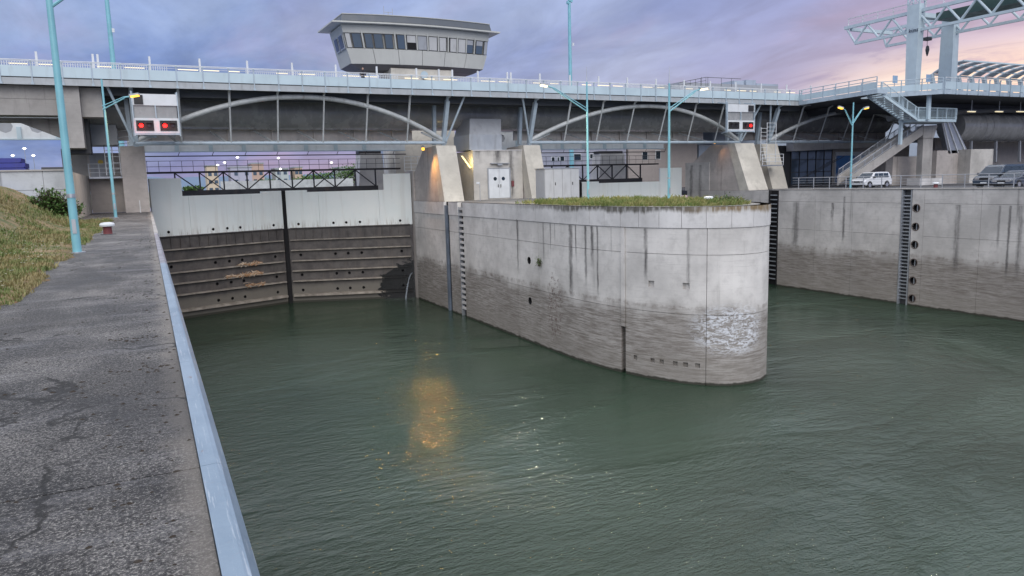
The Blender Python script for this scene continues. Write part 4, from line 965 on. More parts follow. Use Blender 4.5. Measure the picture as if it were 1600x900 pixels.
for px, Yd, lb, top in ((178, 92, 'tall turquoise mast behind the bridge above the abutment', -40), (891, 92, 'tall turquoise mast behind the bridge beyond the control cabin', 2)):
    b = P(px, 110, Y=Yd); z1 = P(px-3, top, Y=Yd).z; t = thing('mast', lb, 'mast', (b.x, b.y, 0))
    bm = NB(); tube(bm, (b.x, b.y, 0), (b.x, b.y, z1), .34, .2, 12); obj('pole', bm, m_turq, t, True)
    bm = NB(); box(bm, b.x-.35, b.x+.1, b.y-.2, b.y+.2, z1-.35, z1); box(bm, b.x-.1, b.x+.45, b.y-.2, b.y+.2, z1-.1, z1+.25); obj('sensor_head', bm, m_turq, t)
    bm = NB(); box(bm, b.x+.2, b.x+.45, b.y-.4, b.y-.35, z1-6, z1-5.6); obj('plate', bm, m_white, t)
def small_lamp(label, p, mt, cl, watts, below=True):
    t = thing('bulkhead_lamp', label, 'lamp', tuple(p)); bm = NB(); revolve(bm, [(.02, -.2), (.13, -.16), (.15, 0), (.12, .08)], p, 12); obj('globe', bm, mt, t, True)
    bm = NB(); revolve(bm, [(.17, .082), (.17, .16), (.05, .30)], p, 12); obj('housing', bm, m_greybox, t, True)
    spot('bulkhead_light', p+Vector((-.25, -.3, -.35)), (-.45, -.55, -.75), cl, watts, .10, 140)
small_lamp('lit orange lamp under the chord beside the pier-side bridge leg', P(661, 232, Y=67.2), m_amber, (1, .45, .1), 950)
small_lamp('lit orange lamp at the broad right-bank bridge leg', P(1117, 222, X=58.8), m_amber, (1, .42, .1), 60)
# distant lamps on thin masts
for i, (px, py, Yd) in enumerate(((38, 232, 150), (20, 243, 190), (52, 243, 190), (371, 246, 240), (435, 247, 240), (351, 254, 300), (340, 258, 300), (438, 264, 330), (518, 254, 330), (905, 233, 100))):
    p = P(px, py, Y=Yd); t = thing('distant_lamp', ('larger lit lamp on the taller mast above the blue pontoons', 'lit lamp on a mast directly over the blue pontoons', 'lit lamp on a mast just past the end of the blue pontoons')[i] if i < 3 else 'lit lamp on a thin mast seen over the rail of the black footbridge' if i < 9 else 'glowing orange lamp on a mast before the slate building', 'street lamp', (p.x, p.y, 0), 'distant street lamps upstream' if i < 9 else None)
    bm = NB(); tube(bm, (p.x, p.y, -.3), p, .05*Yd/150, seg=5); obj('mast', bm, m_gal, t)
    bm = NB(); revolve(bm, [(.05, -.12), (.22, 0), (.05, .12)], p, 10)
    for v in bm.verts: v.co = p+(v.co-p)*(Yd/150)*(1.4 if i < 9 else .9)
    obj('globe', bm, m_farlamp if i < 9 else m_amber, t)
light('orange_mast_light', P(905, 236, Y=98), (1, .42, .12), 500, .3)

# ================================================================== SIGNAL BOARDS
def signal(label, pts, Yp, lit, lamp_sq):
    (x0, z1), (x1, z0) = ((pts[0].x, pts[0].z), (pts[1].x, pts[1].z)); w = x1-x0; hh_ = z1-z0
    t = thing('signal_board', label, 'signal', ((x0+x1)/2, Yp, z0))
    Z = lambda f: z1-hh_*f
    bm = NB(); box(bm, x0, x1, Yp, Yp+.25, Z(.30), Z(.03)); box(bm, x0, x1, Yp, Yp+.25, Z(.95), Z(.60)); obj('panel', bm, m_white, t)
    bm = NB(); box(bm, x0+.06, x1-.06, Yp+.12, Yp+.2, Z(.60), Z(.30)); obj('recess', bm, m_tube, t)
    bm = NB()
    for x in (x0-.06, x1): box(bm, x, x+.07, Yp-.06, Yp+.22, Z(1.03), Z(-.03))
    box(bm, (x0+x1)/2-.04, (x0+x1)/2+.04, Yp-.02, Yp+.11, Z(.60), Z(.30)); box(bm, x0, x1, Yp-.08, Yp+.2, Z(1.0), Z(.953)); obj('frame', bm, m_steel, t)
    for i, (fx, st) in enumerate(zip((.04, .57), lit)):
        a = x0+w*fx; b = a+w*.39; bm = NB(); box(bm, a, b, Yp-.06, Yp-.003, Z(.90), Z(.655)); lb_ = obj('lamp_box', bm, m_black, t)
        for e in range(2):
            c = Vector((a+(b-a)*(.28+.45*e), Yp-.07, (Z(.90)+Z(.655))/2)); bm = NB(); tube(bm, c, c+Vector((0, -.05, 0)), .15 if e == st else .12, seg=14)
            obj('lens', bm, m_redlamp if e == st else m_sigoff, lb_)
            bm = NB(); prism(bm, [c+Vector((-.2, 0, .2)), c+Vector((.2, 0, .2)), c+Vector((.2, -.3, .16)), c+Vector((-.2, -.3, .16))], (0, 0, .02)); obj('visor', bm, m_black, lb_)
            if e == st: light('signal_light', c+Vector((0, -.35, 0)), (1, .04, .02), 10 if lit[0] == 0 else 3, .12)
    ax = x0+.12 if lamp_sq == 'l' else x1-.12-w*.2; bm = NB(); box(bm, ax, ax+w*.2, Yp-.06, Yp-.003, Z(.28), Z(.06)); obj('upper_lamp_box', bm, m_black, t)
    bm = NB(); beam(bm, (x0+.3, Yp+.3, Z(.98)), (x0+1.4, Yp+2.4, Z(1.0)), .12, .12); beam(bm, (x1-.3, Yp+.3, Z(.98)), (x1-.3, Yp+2.4, Z(1.0)), .12, .12); beam(bm, (x0, Yp+.3, z1), (x0, Yp+1.5, z1+.2), .1, .1); beam(bm, (x1, Yp+.3, z1), (x1, Yp+1.5, z1+.2), .1, .1); obj('bracket', bm, m_steel, t)
signal('white signal board with two lit red lamps over the quay-side gate', (P(205, 144, Y=62.6), P(281, 211, Y=62.6)), 62.6, (0, 0), 'l')
signal('white signal board with a single lit lamp over the right bank', (P(1137, 161, Y=61.2), P(1178, 206, Y=61.2)), 61.2, (-1, 1), 'r')
cl_ = thing('ladder_cage', 'white caged ladder with a platform below the right-bank signal board', 'ladder', (62.5, 63, 2))
xa, xb = P(1198, 230, Y=62.6).x, P(1212, 230, Y=62.6).x
for x in (xa-.9, xa, xb): bm = NB(); beam(bm, (x, 62.6, 2.9 if x >= xa else 3.2), (x, 62.6, 7.4 if x > xa-.5 else 6.9), .06, .06); obj('stile', bm, m_white, cl_)
for i in range(9): bm = NB(); beam(bm, (xa-.9, 62.6, 3.4+i*.42), (xa, 62.6, 3.4+i*.42), .04, .04); obj('rung', bm, m_white, cl_)
for i in range(5): bm = NB(); beam(bm, (xa, 62.6, 5.6+i*.44), (xb, 62.6, 5.6+i*.44), .04, .04); obj('hoop', bm, m_white, cl_)
bm = NB(); box(bm, xa-1.0, xb+.8, 62.2, 63.6, 2.6, 2.72); obj('platform', bm, m_gal, cl_)
bm = NB()
for z in (3.1, 3.5, 3.9): tube(bm, (xa-1, 62.2, z), (xb+.8, 62.2, z), .03, seg=5)
for x in (xa-1, xa, xb+.8): tube(bm, (x, 62.2, 2.7), (x, 62.2, 3.9), .035, seg=5)
obj('railing', bm, m_white, cl_)

# ================================================================== CONTROL CABIN
m_cab = paint('cabin cladding', (.50, .51, .48), .5, .08, scale=.4, dirtf=.12); m_roofm = paint('roof metal', (.085, .10, .12), .45, .15)
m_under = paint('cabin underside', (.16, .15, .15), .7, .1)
tw = thing('control_cabin', 'control cabin with slanted window band on a concrete stem behind the bridge', 'building', (29.3, 85, 0))
CY, bow = 82.0, .9
cxm = (P(537, 42, Y=82).x+P(765, 60, Y=82).x)/2
def cabpt(u, z, d=0.0, ex=0.0):
    """front face: u 0..1, z height; leans outwards with height; d = forward"""
    k0 = (z-14.9)/(18.9-14.9); xl = 21.25-.85*k0; xr = 37.55+.35*k0
    if z < 15.6: xl += .2*(15.6-z)/.7; xr -= .35*(15.6-z)/.7
    x = xl+(xr-xl)*u; q = 1-(2*u-1)**2
    return Vector((x, CY-bow*q-.55*k0+.4-d, z))
def strip(z0, z1, u0, u1, d, n=10, th=.08):
    bm = NB(); A = []
    for i in range(n+1):
        u = u0+(u1-u0)*i/n; A.append([bm.verts.new(p) for p in (cabpt(u, z0, d), cabpt(u, z1, d), cabpt(u, z1, d-th), cabpt(u, z0, d-th))])
    for a, b in zip(A, A[1:]):
        for i in range(4): bm.faces.new((a[i], b[i], b[(i+1) % 4], a[(i+1) % 4]))
    bm.faces.new(A[0]); bm.faces.new(A[-1][::-1]); return bm
YB = CY+5.2
Z_sill, Z_head, Z_eave = 16.55, 18.1, 18.85
for i in range(6): obj('parapet_panel', strip(14.95, Z_sill-.02, i/6+.0015, (i+1)/6-.0015, .02, 4, .3), m_cab, tw)
obj('head_band', strip(Z_head+.02, Z_eave+.1, 0, 1, .02, 14, .3), m_cab, tw)
bm = NB()     # body behind
for (z0, z1) in ((15.0, 18.9),):
    fr_ = [(cabpt(i/10, z0, -.28), cabpt(i/10, z1, -.28)) for i in range(11)]; lo = [f[0] for f in fr_]+[Vector((cabpt(1, z0).x-.1, YB, z0)), Vector((cabpt(0, z0).x-.05, YB, z0))]; hi_2 = [f[1] for f in fr_]+[Vector((cabpt(1, z1).x-.1, YB, z1)), Vector((cabpt(0, z1).x-.05, YB, z1))]
    a = [bm.verts.new(p) for p in lo]; b = [bm.verts.new(p) for p in hi_2]
    bm.faces.new(a[::-1]); bm.faces.new(b)
    for i in range(len(a)): j = (i+1) % len(a); bm.faces.new((a[i], a[j], b[j], b[i]))
obj('body', bm, m_cab, tw)
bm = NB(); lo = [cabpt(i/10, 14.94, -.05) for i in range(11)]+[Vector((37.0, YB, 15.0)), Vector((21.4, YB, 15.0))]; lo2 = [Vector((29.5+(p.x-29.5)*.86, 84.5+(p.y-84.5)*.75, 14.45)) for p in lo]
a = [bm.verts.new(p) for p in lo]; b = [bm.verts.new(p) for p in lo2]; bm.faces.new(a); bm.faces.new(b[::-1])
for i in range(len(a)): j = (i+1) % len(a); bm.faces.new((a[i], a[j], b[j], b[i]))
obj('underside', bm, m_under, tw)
# windows by pixel edges in the 1600 px photograph: (left, right, kind)
def u_of(px): return min((i/400 for i in range(401)), key=lambda u: abs(P(px, 75, Y=cabpt(u, 17.3).y).x-cabpt(u, 17.3).x))
m_blind = paint('grey blind', (.36, .38, .41), .6, .08); m_blind2 = paint('pale blind', (.50, .51, .51), .6, .08)
for a, b, kd in ((541, 549, 2), (551, 565.5, 0), (570.5, 583, 0), (585, 599, 0), (602, 614.5, 0), (621, 633.5, 0), (635.5, 651, 3), (652.5, 668, 1), (669.5, 684, 2), (686, 697.5, 2), (703, 713.5, 2), (715, 728, 2), (729, 739, 4), (743, 754, 4), (756, 761, 1)):
    ua, ub = u_of(a), u_of(b); w_ = obj('window', strip(Z_sill+.03, Z_head-.03, ua, ub, .03, 2, .12), m_darksteel, tw)
    e = (ub-ua)*.08
    if kd == 3:
        obj('pane', strip(Z_sill+.08, Z_sill+.75, ua+e, ub-e, .045, 2, .03), m_dark, w_); obj('blind', strip(Z_sill+.77, Z_head-.06, ua+e, ub-e, .05, 2, .03), m_blind2, w_)
    elif kd == 4:
        obj('pane', strip(Z_sill+.08, Z_sill+.95, ua+e, ub-e, .045, 2, .03), m_glass2, w_); obj('blind', strip(Z_sill+.97, Z_head-.08, ua+e, ub-e, .05, 2, .03), m_blind, w_)
    else: obj('pane', strip(Z_sill+.07, Z_head-.07, ua+e, ub-e, .045, 2, .03), (m_glass2, m_blind, m_blind2)[kd], w_)
for px in (567.5, 618, 634, 651.7, 668.7, 685, 700.5, 714.2, 728.4, 741):
    u = u_of(px); obj('mullion', strip(Z_sill, Z_head+.2, u-.004, u+.004, .10, 1, .2), m_cab, tw)
for y0, y1 in ((82.4, 84.3), (84.6, 86.3)):
    xs0 = cabpt(0, 16.6).x-.06; xs1 = cabpt(0, 18.0).x-.06; bm = NB(); prism(bm, [(xs0, y0, 16.55), (xs0, y1, 16.55), (xs1, y1, 18.1), (xs1, y0, 18.1)], (.05, 0, 0)); w_ = obj('side_window', bm, m_gal, tw)
    bm = NB(); prism(bm, [(xs0-.02, y0+.25, 16.7), (xs0-.02, y1-.25, 16.7), (xs1-.0, y1-.25, 17.95), (xs1-.0, y0+.25, 17.95)], (-.03, 0, 0)); obj('pane', bm, m_glass, w_)
# roof: eave slab and raised edge
bm = NB(); ev = [cabpt(i/10, 18.98, .75) for i in range(11)]; ev[0].x -= 1.1; ev[-1].x += 1.1
lo = ev+[Vector((39.3, YB+.9, 19.1)), Vector((19.2, YB+.9, 19.1))]; prism(bm, lo, (0, 0, .16)); obj('eave_slab', bm, m_cab, tw)
bm = NB(); ev = [cabpt(i/10, 19.21, .55) for i in range(11)]; lo = ev+[Vector((38.6, YB+.6, 19.33)), Vector((20.1, YB+.6, 19.33))]; a = [bm.verts.new(p) for p in lo]; b = [bm.verts.new(Vector((29.6+(p.x-29.6)*.985, p.y+.18, p.z+.72))) for p in lo]
bm.faces.new(a); bm.faces.new(b[::-1])
for i in range(len(a)): j = (i+1) % len(a); bm.faces.new((a[i], a[j], b[j], b[i]))
o = obj('roof', bm, m_roofm, tw)
bm = NB(); prism(bm, [Vector((29.6+(p.x-29.6)*.99, p.y+.12, 19.935)) for p in lo], (0, 0, .07)); obj('roof_trim', bm, m_cab, o)
ax, az = P(607, 30, Y=84), P(607, 14, Y=84); bm = NB(); tube(bm, ax-Vector((0,0,.3)), ax+Vector((0, 0, .8)), .04, seg=5)
tube(bm, ax+Vector((-.5, 0, .75)), ax+Vector((.5, 0, .75)), .03, seg=4); tube(bm, ax+Vector((-.5, 0, .3)), ax+Vector((-.5, 0, 1.4)), .03, seg=4); tube(bm, ax+Vector((.5, 0, .4)), ax+Vector((.5, 0, 1.2)), .03, seg=4); obj('antenna', bm, m_greybox, o)
bm = NB(); box(bm, P(611, 105, Y=81.8).x, P(707, 105, Y=81.8).x, 81.9, 86.5, 0, 14.6); obj('stem', bm, m_legc, tw)
bm = NB(); tube(bm, P(663, 117, Y=81.7), P(663, 117, Y=81.5), .42, seg=18); obj('round_vent', bm, m_panel, tw)
bm = NB(); box(bm, 22.6, 25.8, 83, 86, 9.9, 13.2); obj('stair_hut', bm, m_cab, tw)

# ================================================================== PERSON on the bridge
def person(loc):
    t = thing('person', 'person in dark clothing standing at the bridge fence below the cabin', 'person', loc)
    me = bpy.data.meshes.new('body'); X, Y, Z = 0, 0, 0
    V = [(0,0,.95),(0,0,1.15),(0,0,1.40),(0,-.01,1.50),(0,-.02,1.58),(.10,0,.90),(.11,-.01,.50),(.11,.02,.09),(.11,-.12,.04),(-.10,0,.90),(-.11,-.01,.50),(-.11,.02,.09),(-.11,-.12,.04),
         (.19,0,1.40),(.25,-.02,1.14),(.16,-.24,1.08),(-.19,0,1.40),(-.25,-.02,1.14),(-.16,-.24,1.08)]
    E = [(0,1),(1,2),(2,3),(3,4),(0,5),(5,6),(6,7),(7,8),(0,9),(9,10),(10,11),(11,12),(2,13),(13,14),(14,15),(2,16),(16,17),(17,18)]
    rad = [.15,.14,.16,.06,.055,.095,.065,.05,.04,.095,.065,.05,.04,.08,.055,.04,.08,.055,.04]
    me.from_pydata(V, E, []); me.materials.append(plain('dark clothes', (.014, .014, .02), .8))
    o = bpy.data.objects.new('body', me); COL.objects.link(o); o.parent = t
    md = o.modifiers.new('skin', 'SKIN'); sv = me.skin_vertices[0].data
    for i, r in enumerate(rad): sv[i].radius = (r, r*.8); sv[i].use_root = (i == 0)
    o.modifiers.new('sub', 'SUBSURF').levels = 2; o.modifiers['sub'].render_levels = 2
    skin_m = plain('skin', (.45, .28, .21), .6)
    bm = NB(); bmesh.ops.create_uvsphere(bm, u_segments=14, v_segments=10, radius=.105)
    for v in bm.verts: v.co = Vector((v.co.x*.82, v.co.y*.95, v.co.z*1.18))+Vector((0, -.03, 1.685))
    tube(bm, (0, -.125, 1.68), (0, -.145, 1.655), .012, .018, 6); hd_o = obj('head', bm, skin_m, t, True, True)
    bm = NB(); bmesh.ops.create_uvsphere(bm, u_segments=14, v_segments=8, radius=.112)
    bmesh.ops.delete(bm, geom=[v for v in bm.verts if v.co.z < -.01 and v.co.y < .02], context='VERTS')
    for v in bm.verts: v.co = Vector((v.co.x*.86, v.co.y*.95, v.co.z*1.15))+Vector((0, -.015, 1.70))
    obj('hair', bm, plain('dark hair', (.03, .02, .015), .7), hd_o, True, True)
    for sx in (-1, 1):
        bm = NB(); tube(bm, (sx*.16, -.24, 1.08), (sx*.13, -.31, 1.07), .04, .035, 7)
        for f in range(4): polytube(bm, [(sx*(.10+f*.02), -.30, 1.08), (sx*(.10+f*.02), -.355, 1.085), (sx*(.10+f*.02), -.37, 1.06)], .009, 5)
        polytube(bm, [(sx*.11, -.27, 1.08), (sx*.085, -.31, 1.07)], .010, 5); obj('hand', bm, skin_m, t, True, True)
pp = P(567, 118, Y=63.65); person((pp.x, 63.65, 9.85))
# ================================================================== GANTRY CRANE
m_crane = paint('pale crane paint', (.50, .60, .65), .42, .1, dirtf=.1); m_green = paint('dark green machinery', (.05, .10, .09), .5, .2)
cr = thing('gantry_crane', 'pale steel gantry crane with lattice girders above the right bank', 'crane', (84, 57.5, 9.85))
def lattice(X, tip, y_end, zb, zt, bay, tipin):
    bm = NB(); beam(bm, (X, tip, zt), (X, y_end, zt), .30, .36); obj('top_chord', bm, m_crane, cr)
    bm = NB(); beam(bm, (X, tip-tipin, zb), (X, y_end, zb), .26, .30); obj('bottom_chord', bm, m_crane, cr)
    y = tip-.3; n = 0; lo = False
    while y > y_end+bay:
        a = (X, y, zt-.1) if not lo else (X, y, zb+.1); y -= tipin-.3 if n == 0 else bay/2; b = (X, y, zb+.1) if not lo else (X, y, zt-.1); lo = not lo; n += 1
        bm = NB(); tube(bm, a, b, .13, seg=8); obj('lattice_bar', bm, m_crane, cr)
lattice(80, 67.1, 22, 17.35, 19.45, 3.3, 1.6); lattice(88, 68.3, 22, 17.75, 19.75, 3.3, 1.0)
for X, y, z1 in ((80, 57.5, 20.2), (88, 58.7, 19.9)):
    bm = NB(); a = [(X-.55, y-.75), (X+.45, y-.75), (X+.45, y+.75), (X-.55, y+.75)]; k2 = .82 if X == 80 else 1.15
    lo = [bm.verts.new((X+(p[0]-X)*k2, y+(p[1]-y)*k2, 9.86)) for p in a]; hi3 = [bm.verts.new((p[0], p[1], z1)) for p in a]
    bm.faces.new(lo[::-1]); bm.faces.new(hi3)
    for i in range(4): j = (i+1) % 4; bm.faces.new((lo[i], lo[j], hi3[j], hi3[i]))
    lg = obj('leg', bm, m_crane, cr)
    bm = NB()
    for sx, sy in ((-.5, -.7), (-.5, .7), (.4, -.7), (.4, .7)): beam(bm, (X+sx, y+sy, z1), (X+sx, y+sy, z1+5), .14, .14)
    for q in range(3): beam(bm, (X-.5, y-.7, z1+q*1.6), (X-.5, y+.7, z1+1.6+q*1.6), .09, .09); beam(bm, (X-.5, y+.7, z1+q*1.6), (X-.5, y-.7, z1+1.6+q*1.6), .09, .09)
    if X == 80: obj('lattice_tower', bm, m_crane, cr)
    else: bm.free()
bm = NB(); box(bm, 80.2, 87.8, 57.6, 58.5, 19.0, 19.5); obj('cross_beam', bm, m_crane, cr)
bm = NB(); box(bm, 80.2, 87.8, 66.2, 66.5, 19.0, 19.4); obj('cross_beam', bm, m_crane, cr)
bm = NB(); box(bm, 81.3, 84.5, 28, 56.0, 18.3, 19.1); box(bm, 81.6, 84, 40, 52, 19.1, 19.9); obj('trolley', bm, m_green, cr)
bm = NB(); box(bm, 80.15, 80.3, 30, 66.8, 20.5, 20.56); 
for i in range(15): box(bm, 80.18, 80.24, 38+i*2.05, 38.06+i*2.05, 19.6, 20.5)
box(bm, 80.18, 80.22, 30, 66.8, 20.05, 20.09); obj('handrail', bm, m_white, cr)
hk = P(1449, 62, X=83); bm = NB(); tube(bm, (83, hk.y, 18.4), (83, hk.y, P(1449, 74, X=83).z), .03, seg=5); box(bm, 82.6, 83.4, hk.y-.3, hk.y+.3, hk.z-.1, hk.z+.25); obj('hoist_rope', bm, m_darksteel, cr)
q = P(1449, 78, X=83); bm = NB(); revolve(bm, [(.05, -.7), (.14, -.4), (.22, 0), (.16, .4), (.03, .5)], q, 8); obj('hook_block', bm, m_darksteel, cr)
cu = bpy.data.curves.new('lettering', 'FONT'); cu.body = 'künz'; cu.size = .62; cu.extrude = .01; cu.align_x = 'CENTER'; cu.space_character = 1.0
fo = bpy.data.objects.new('lettering', cu); COL.objects.link(fo); dg = bpy.context.evaluated_depsgraph_get(); me = bpy.data.meshes.new_from_object(fo.evaluated_get(dg)); bpy.data.objects.remove(fo)
lp = P(1427, 50, X=79.4); me.transform(Matrix(((0, 0, -1, 79.415), (-1, 0, 0, lp.y), (0, 1, 0, lp.z), (0, 0, 0, 1)))); me.materials.clear(); me.materials.append(plain('navy lettering', (.015, .025, .07), .5)); put('lettering', me, cr)

# ================================================================== GLASS CANOPY on the deck
cn = thing('barrel_canopy', 'curved white canopy with glazed strips on the wide deck', 'canopy', (100, 60, 9.85))
cb_y, cf_y = 64.0, 59.8; ce = P(1460, 117, Y=cb_y).z; cc = P(1497, 94, Y=cf_y).z; xl_ = P(1456, 117, Y=cb_y).x
def vault(f): return (cb_y+(cf_y-cb_y)*f**1.15, ce+(cc-ce)*math.sin(f*math.pi/2)**.85)       # low at the back posts, rising towards the front edge
for i in range(17):
    x = xl_+i*2.75; bm = NB(); polytube(bm, [(x, *vault(j/8)) for j in range(9)], .13, 6); obj('rib', bm, m_white, cn, True)
    bm = NB(); beam(bm, (x-.1, cb_y, ce), (x+.5, cb_y-.6, 9.85), .5, .4); obj('post', bm, m_crane, cn)
    if i < 16:
        for f0, f1 in ((.05, .28), (.34, .60), (.66, .95)):
            (y0, z0), (y1, z1) = vault(f0), vault(f1); bm = NB(); prism(bm, [(x+.35, y0, z0), (x+1.75, y0, z0), (x+1.75, y1, z1), (x+.35, y1, z1)], (0, 0, .05)); obj('roof_panel', bm, m_gal, cn)
for f in (0, .31, .63, 1.0):
    y_, z_ = vault(f); bm = NB(); beam(bm, (xl_-.2, y_, z_), (xl_+45, y_, z_), .16, .18); obj('purlin', bm, m_crane, cn)
# small signs beyond the stair head
for px, py, lb in ((1399, 124, 'small square blue road sign on the deck near the crane leg'), (1451, 122, 'low pale blue sign box on the deck between the crane legs')):
    p = P(px, py, Y=56); t = thing('deck_sign', lb, 'sign', (p.x, 56, 9.85)); bm = NB(); box(bm, p.x-.38, p.x+.38, 56, 56.05, p.z-.4, p.z+.4); obj('plate', bm, paint('sign blue', (.30, .45, .62), .4, .05), t)
    bm = NB(); tube(bm, (p.x, 56.09, 9.85), (p.x, 56.09, p.z+.3), .04, seg=6); obj('post', bm, m_gal, t)

# ================================================================== STAIRCASE
st = thing('staircase', 'pale steel staircase dropping from the deck to a railed landing and concrete flight', 'staircase', (72, 53, 0))
def flight(p0, p1, w, mt, conc, name):
    p0, p1 = Vector(p0), Vector(p1); d = p1-p0; yv = Vector((0, w, 0))
    for e in (0, 1):
        bm = NB(); q0, q1 = p0+yv*e, p1+yv*e; hgt = .28 if not conc else 1.0
        prism(bm, [q0+Vector((0, -.05, 0)), q1+Vector((0, -.05, 0)), q1+Vector((0, -.05, hgt)), q0+Vector((0, -.05, hgt))], (0, .1 if not conc else .2, 0)); obj(name+'_stringer', bm, mt, st)
    n = int(abs(d.z)/.18)
    for i in range(n):
        q = p0+d*((i+.5)/n); bm = NB(); box(bm, q.x-.17, q.x+.17, q.y+.12, q.y+w-.05, q.z+.1, q.z+.16); obj('step', bm, m_gal if not conc else m_conc, st)
    for e in (0, 1):
        bm = NB(); q0, q1 = p0+yv*e, p1+yv*e; b0 = .28 if not conc else 1.0; h0 = 1.35 if not conc else 1.7
        tube(bm, q0+Vector((0, 0, h0)), q1+Vector((0, 0, h0)), .04, seg=6); tube(bm, q0+Vector((0, 0, b0+.12)), q1+Vector((0, 0, b0+.12)), .03, seg=6)
        m_ = int(d.length/.18)
        for i in range(m_+1):
            q = q0+(q1-q0)*(i/m_); beam(bm, q+Vector((0, 0, b0)), q+Vector((0, 0, h0)), .022 if i % 8 else .07, .022 if i % 8 else .07)
        obj(name+'_railing', bm, m_panel if not conc else m_gal, st)
A_ = P(1378, 148, Y=52.2); B_ = P(1433, 187, Y=52.2)
flight(A_-Vector((0, 0, .1)), B_-Vector((0, 0, .12)), 1.7, m_panel, False, 'upper')
C_ = P(1493, 185, Y=52.2)
bm = NB(); box(bm, B_.x, C_.x, 52.1, 54.4, B_.z-.18, B_.z+.1); obj('landing', bm, m_panel, st)
bm = NB()
def railrun(bm, p, q, h_):
    tube(bm, p+Vector((0, 0, h_)), q+Vector((0, 0, h_)), .045, seg=6); tube(bm, p+Vector((0, 0, .15)), q+Vector((0, 0, .15)), .03, seg=6); n = max(2, int((q-p).length/.17))
    for i in range(n+1): r_ = p+(q-p)*(i/n); beam(bm, r_, r_+Vector((0, 0, h_)), .025 if i % 9 else .09, .025 if i % 9 else .09)
railrun(bm, Vector((B_.x, 52.12, B_.z+.1)), Vector((C_.x, 52.12, B_.z+.1)), 1.15); railrun(bm, Vector((C_.x, 52.12, B_.z+.1)), Vector((C_.x, 54.35, B_.z+.1)), 1.15); railrun(bm, Vector((B_.x+.3, 54.35, B_.z+.1)), Vector((C_.x, 54.35, B_.z+.1)), 1.15)
obj('landing_railing', bm, m_panel, st)
D_ = P(1443, 196, Y=54.4); E_ = P(1330, 276, Y=54.4)
flight(D_-Vector((0, 0, 1.0)), E_-Vector((0, 0, .9)), 1.6, m_conc, True, 'lower')
bm = NB(); cxa, cxb = P(1441, 230, Y=54.5).x, P(1453, 230, Y=54.5).x
box(bm, cxa, cxb, 54.42, 55.1, 0, B_.z-.45); obj('column', bm, m_conc, st)
bm = NB(); box(bm, cxb+.25, cxb+.62, 54.6, 55.3, 0, B_.z-1.2); obj('rear_column', bm, m_conc, st)
bm = NB(); prism(bm, [(cxa-.2, 54.3, B_.z-.44), (C_.x+.1, 54.3, B_.z-.32), (C_.x+.1, 54.3, B_.z-.45), (cxb+.3, 54.3, B_.z-1.75), (cxa-.2, 54.3, B_.z-1.75)], (0, .9, 0)); obj('corbel', bm, m_conc, st)
bm = NB(); box(bm, cxa-.8, cxb+1.7, 54, 55.6, 0, .75); obj('plinth', bm, m_cope, st)
q = P(1409, 167, Y=53.9); bm = NB(); box(bm, q.x-.15, q.x+.15, 53.75, 54.05, P(1409, 226, Y=53.9).z, 9.4); obj('hanger_post', bm, m_panel, st)
q = P(1451, 150, Y=52.0); bm = NB(); box(bm, q.x-.2, q.x+.2, 51.8, 52.08, B_.z, 9.6); obj('corner_post', bm, m_panel, st)

# ================================================================== RIGHT BANK BUILDINGS
def bx(name, label, cat, x0, x1, y0, y1, z0, z1, mt):
    bm = NB(); box(bm, x0, x1, y0, y1, z0, z1); bmesh.ops.bevel(bm, geom=bm.edges[:], offset=.03, segments=1); return tag(obj(name, bm, mt), label, cat)
gy_ = 71.0
gb = thing('glass_building', 'dark glazed building front behind the right-bank bridge leg', 'building', (76, 73, 0))
ga, gbx = P(1236, 250, Y=gy_).x, P(1300, 250, Y=gy_).x
bm = NB(); box(bm, ga-3, gbx, gy_+.1, gy_+8, 0, 5.3); obj('wall', bm, m_darksteel, gb)
n = 5
for i in range(n):
    for z0, z1 in ((.3, 1.8), (1.9, 3.4), (3.5, 4.9)):
        a = ga+(gbx-ga)*i/n; bm = NB(); box(bm, a+.06, a+(gbx-ga)/n-.06, gy_+.02, gy_+.098, z0, z1); obj('pane', bm, m_glass2, gb)
for i in range(n+1): bm = NB(); a = ga+(gbx-ga)*i/n; box(bm, a-.05, a+.05, gy_-.04, gy_+.097, 0, 5.2); obj('mullion', bm, m_darksteel, gb)
for i in range(3):
    bm = NB(); beam(bm, (ga-1+i*1.2, gy_-2.5, 1.0+i*.3), (ga+4.5+i*1.2, gy_-2.5, 3.2+i*.3), .06, .06); obj('ramp_rail', bm, m_darksteel, gb)
mb = thing('poster_building', 'beige wall with a large framed blue poster behind the staircase', 'building', (86, 73, 0))
ma, mc_ = P(1300, 250, Y=gy_).x+.02, P(1420, 250, Y=gy_).x
bm = NB(); box(bm, ma, mc_, gy_, gy_+8, 0, 5.6); obj('wall', bm, m_sidec, mb)
pa, pb_ = P(1305, 260, Y=gy_).x, P(1351, 250, Y=gy_).x; pz0, pz1 = .35, P(1330, 243, Y=gy_).z
bm = NB(); box(bm, pa-.15, pb_+.15, gy_-.12, gy_-.003, pz0-.1, pz1+.5); bmesh.ops.bevel(bm, geom=bm.edges[:], offset=.05, segments=2); fr2 = obj('poster_frame', bm, m_white, mb)
k = M('blue poster print'); n1_ = k.noise(.5, 3, off=(4, 0, 2)); zz = k.rng(k.z, .5, 3.5); 
m_poster = k.set(k.mix(k.rng(n1_, .45, .6), k.mix(zz, (.03, .12, .34), (.06, .2, .5)), (.42, .48, .58)), .5)
bm = NB(); box(bm, pa, pb_, gy_-.15, gy_-.123, pz0, pz1); obj('poster', bm, m_poster, fr2)
slab = thing('deck_spandrel', 'pale sloping concrete slab edge under the third arch', 'beam', (78, 70, 5))
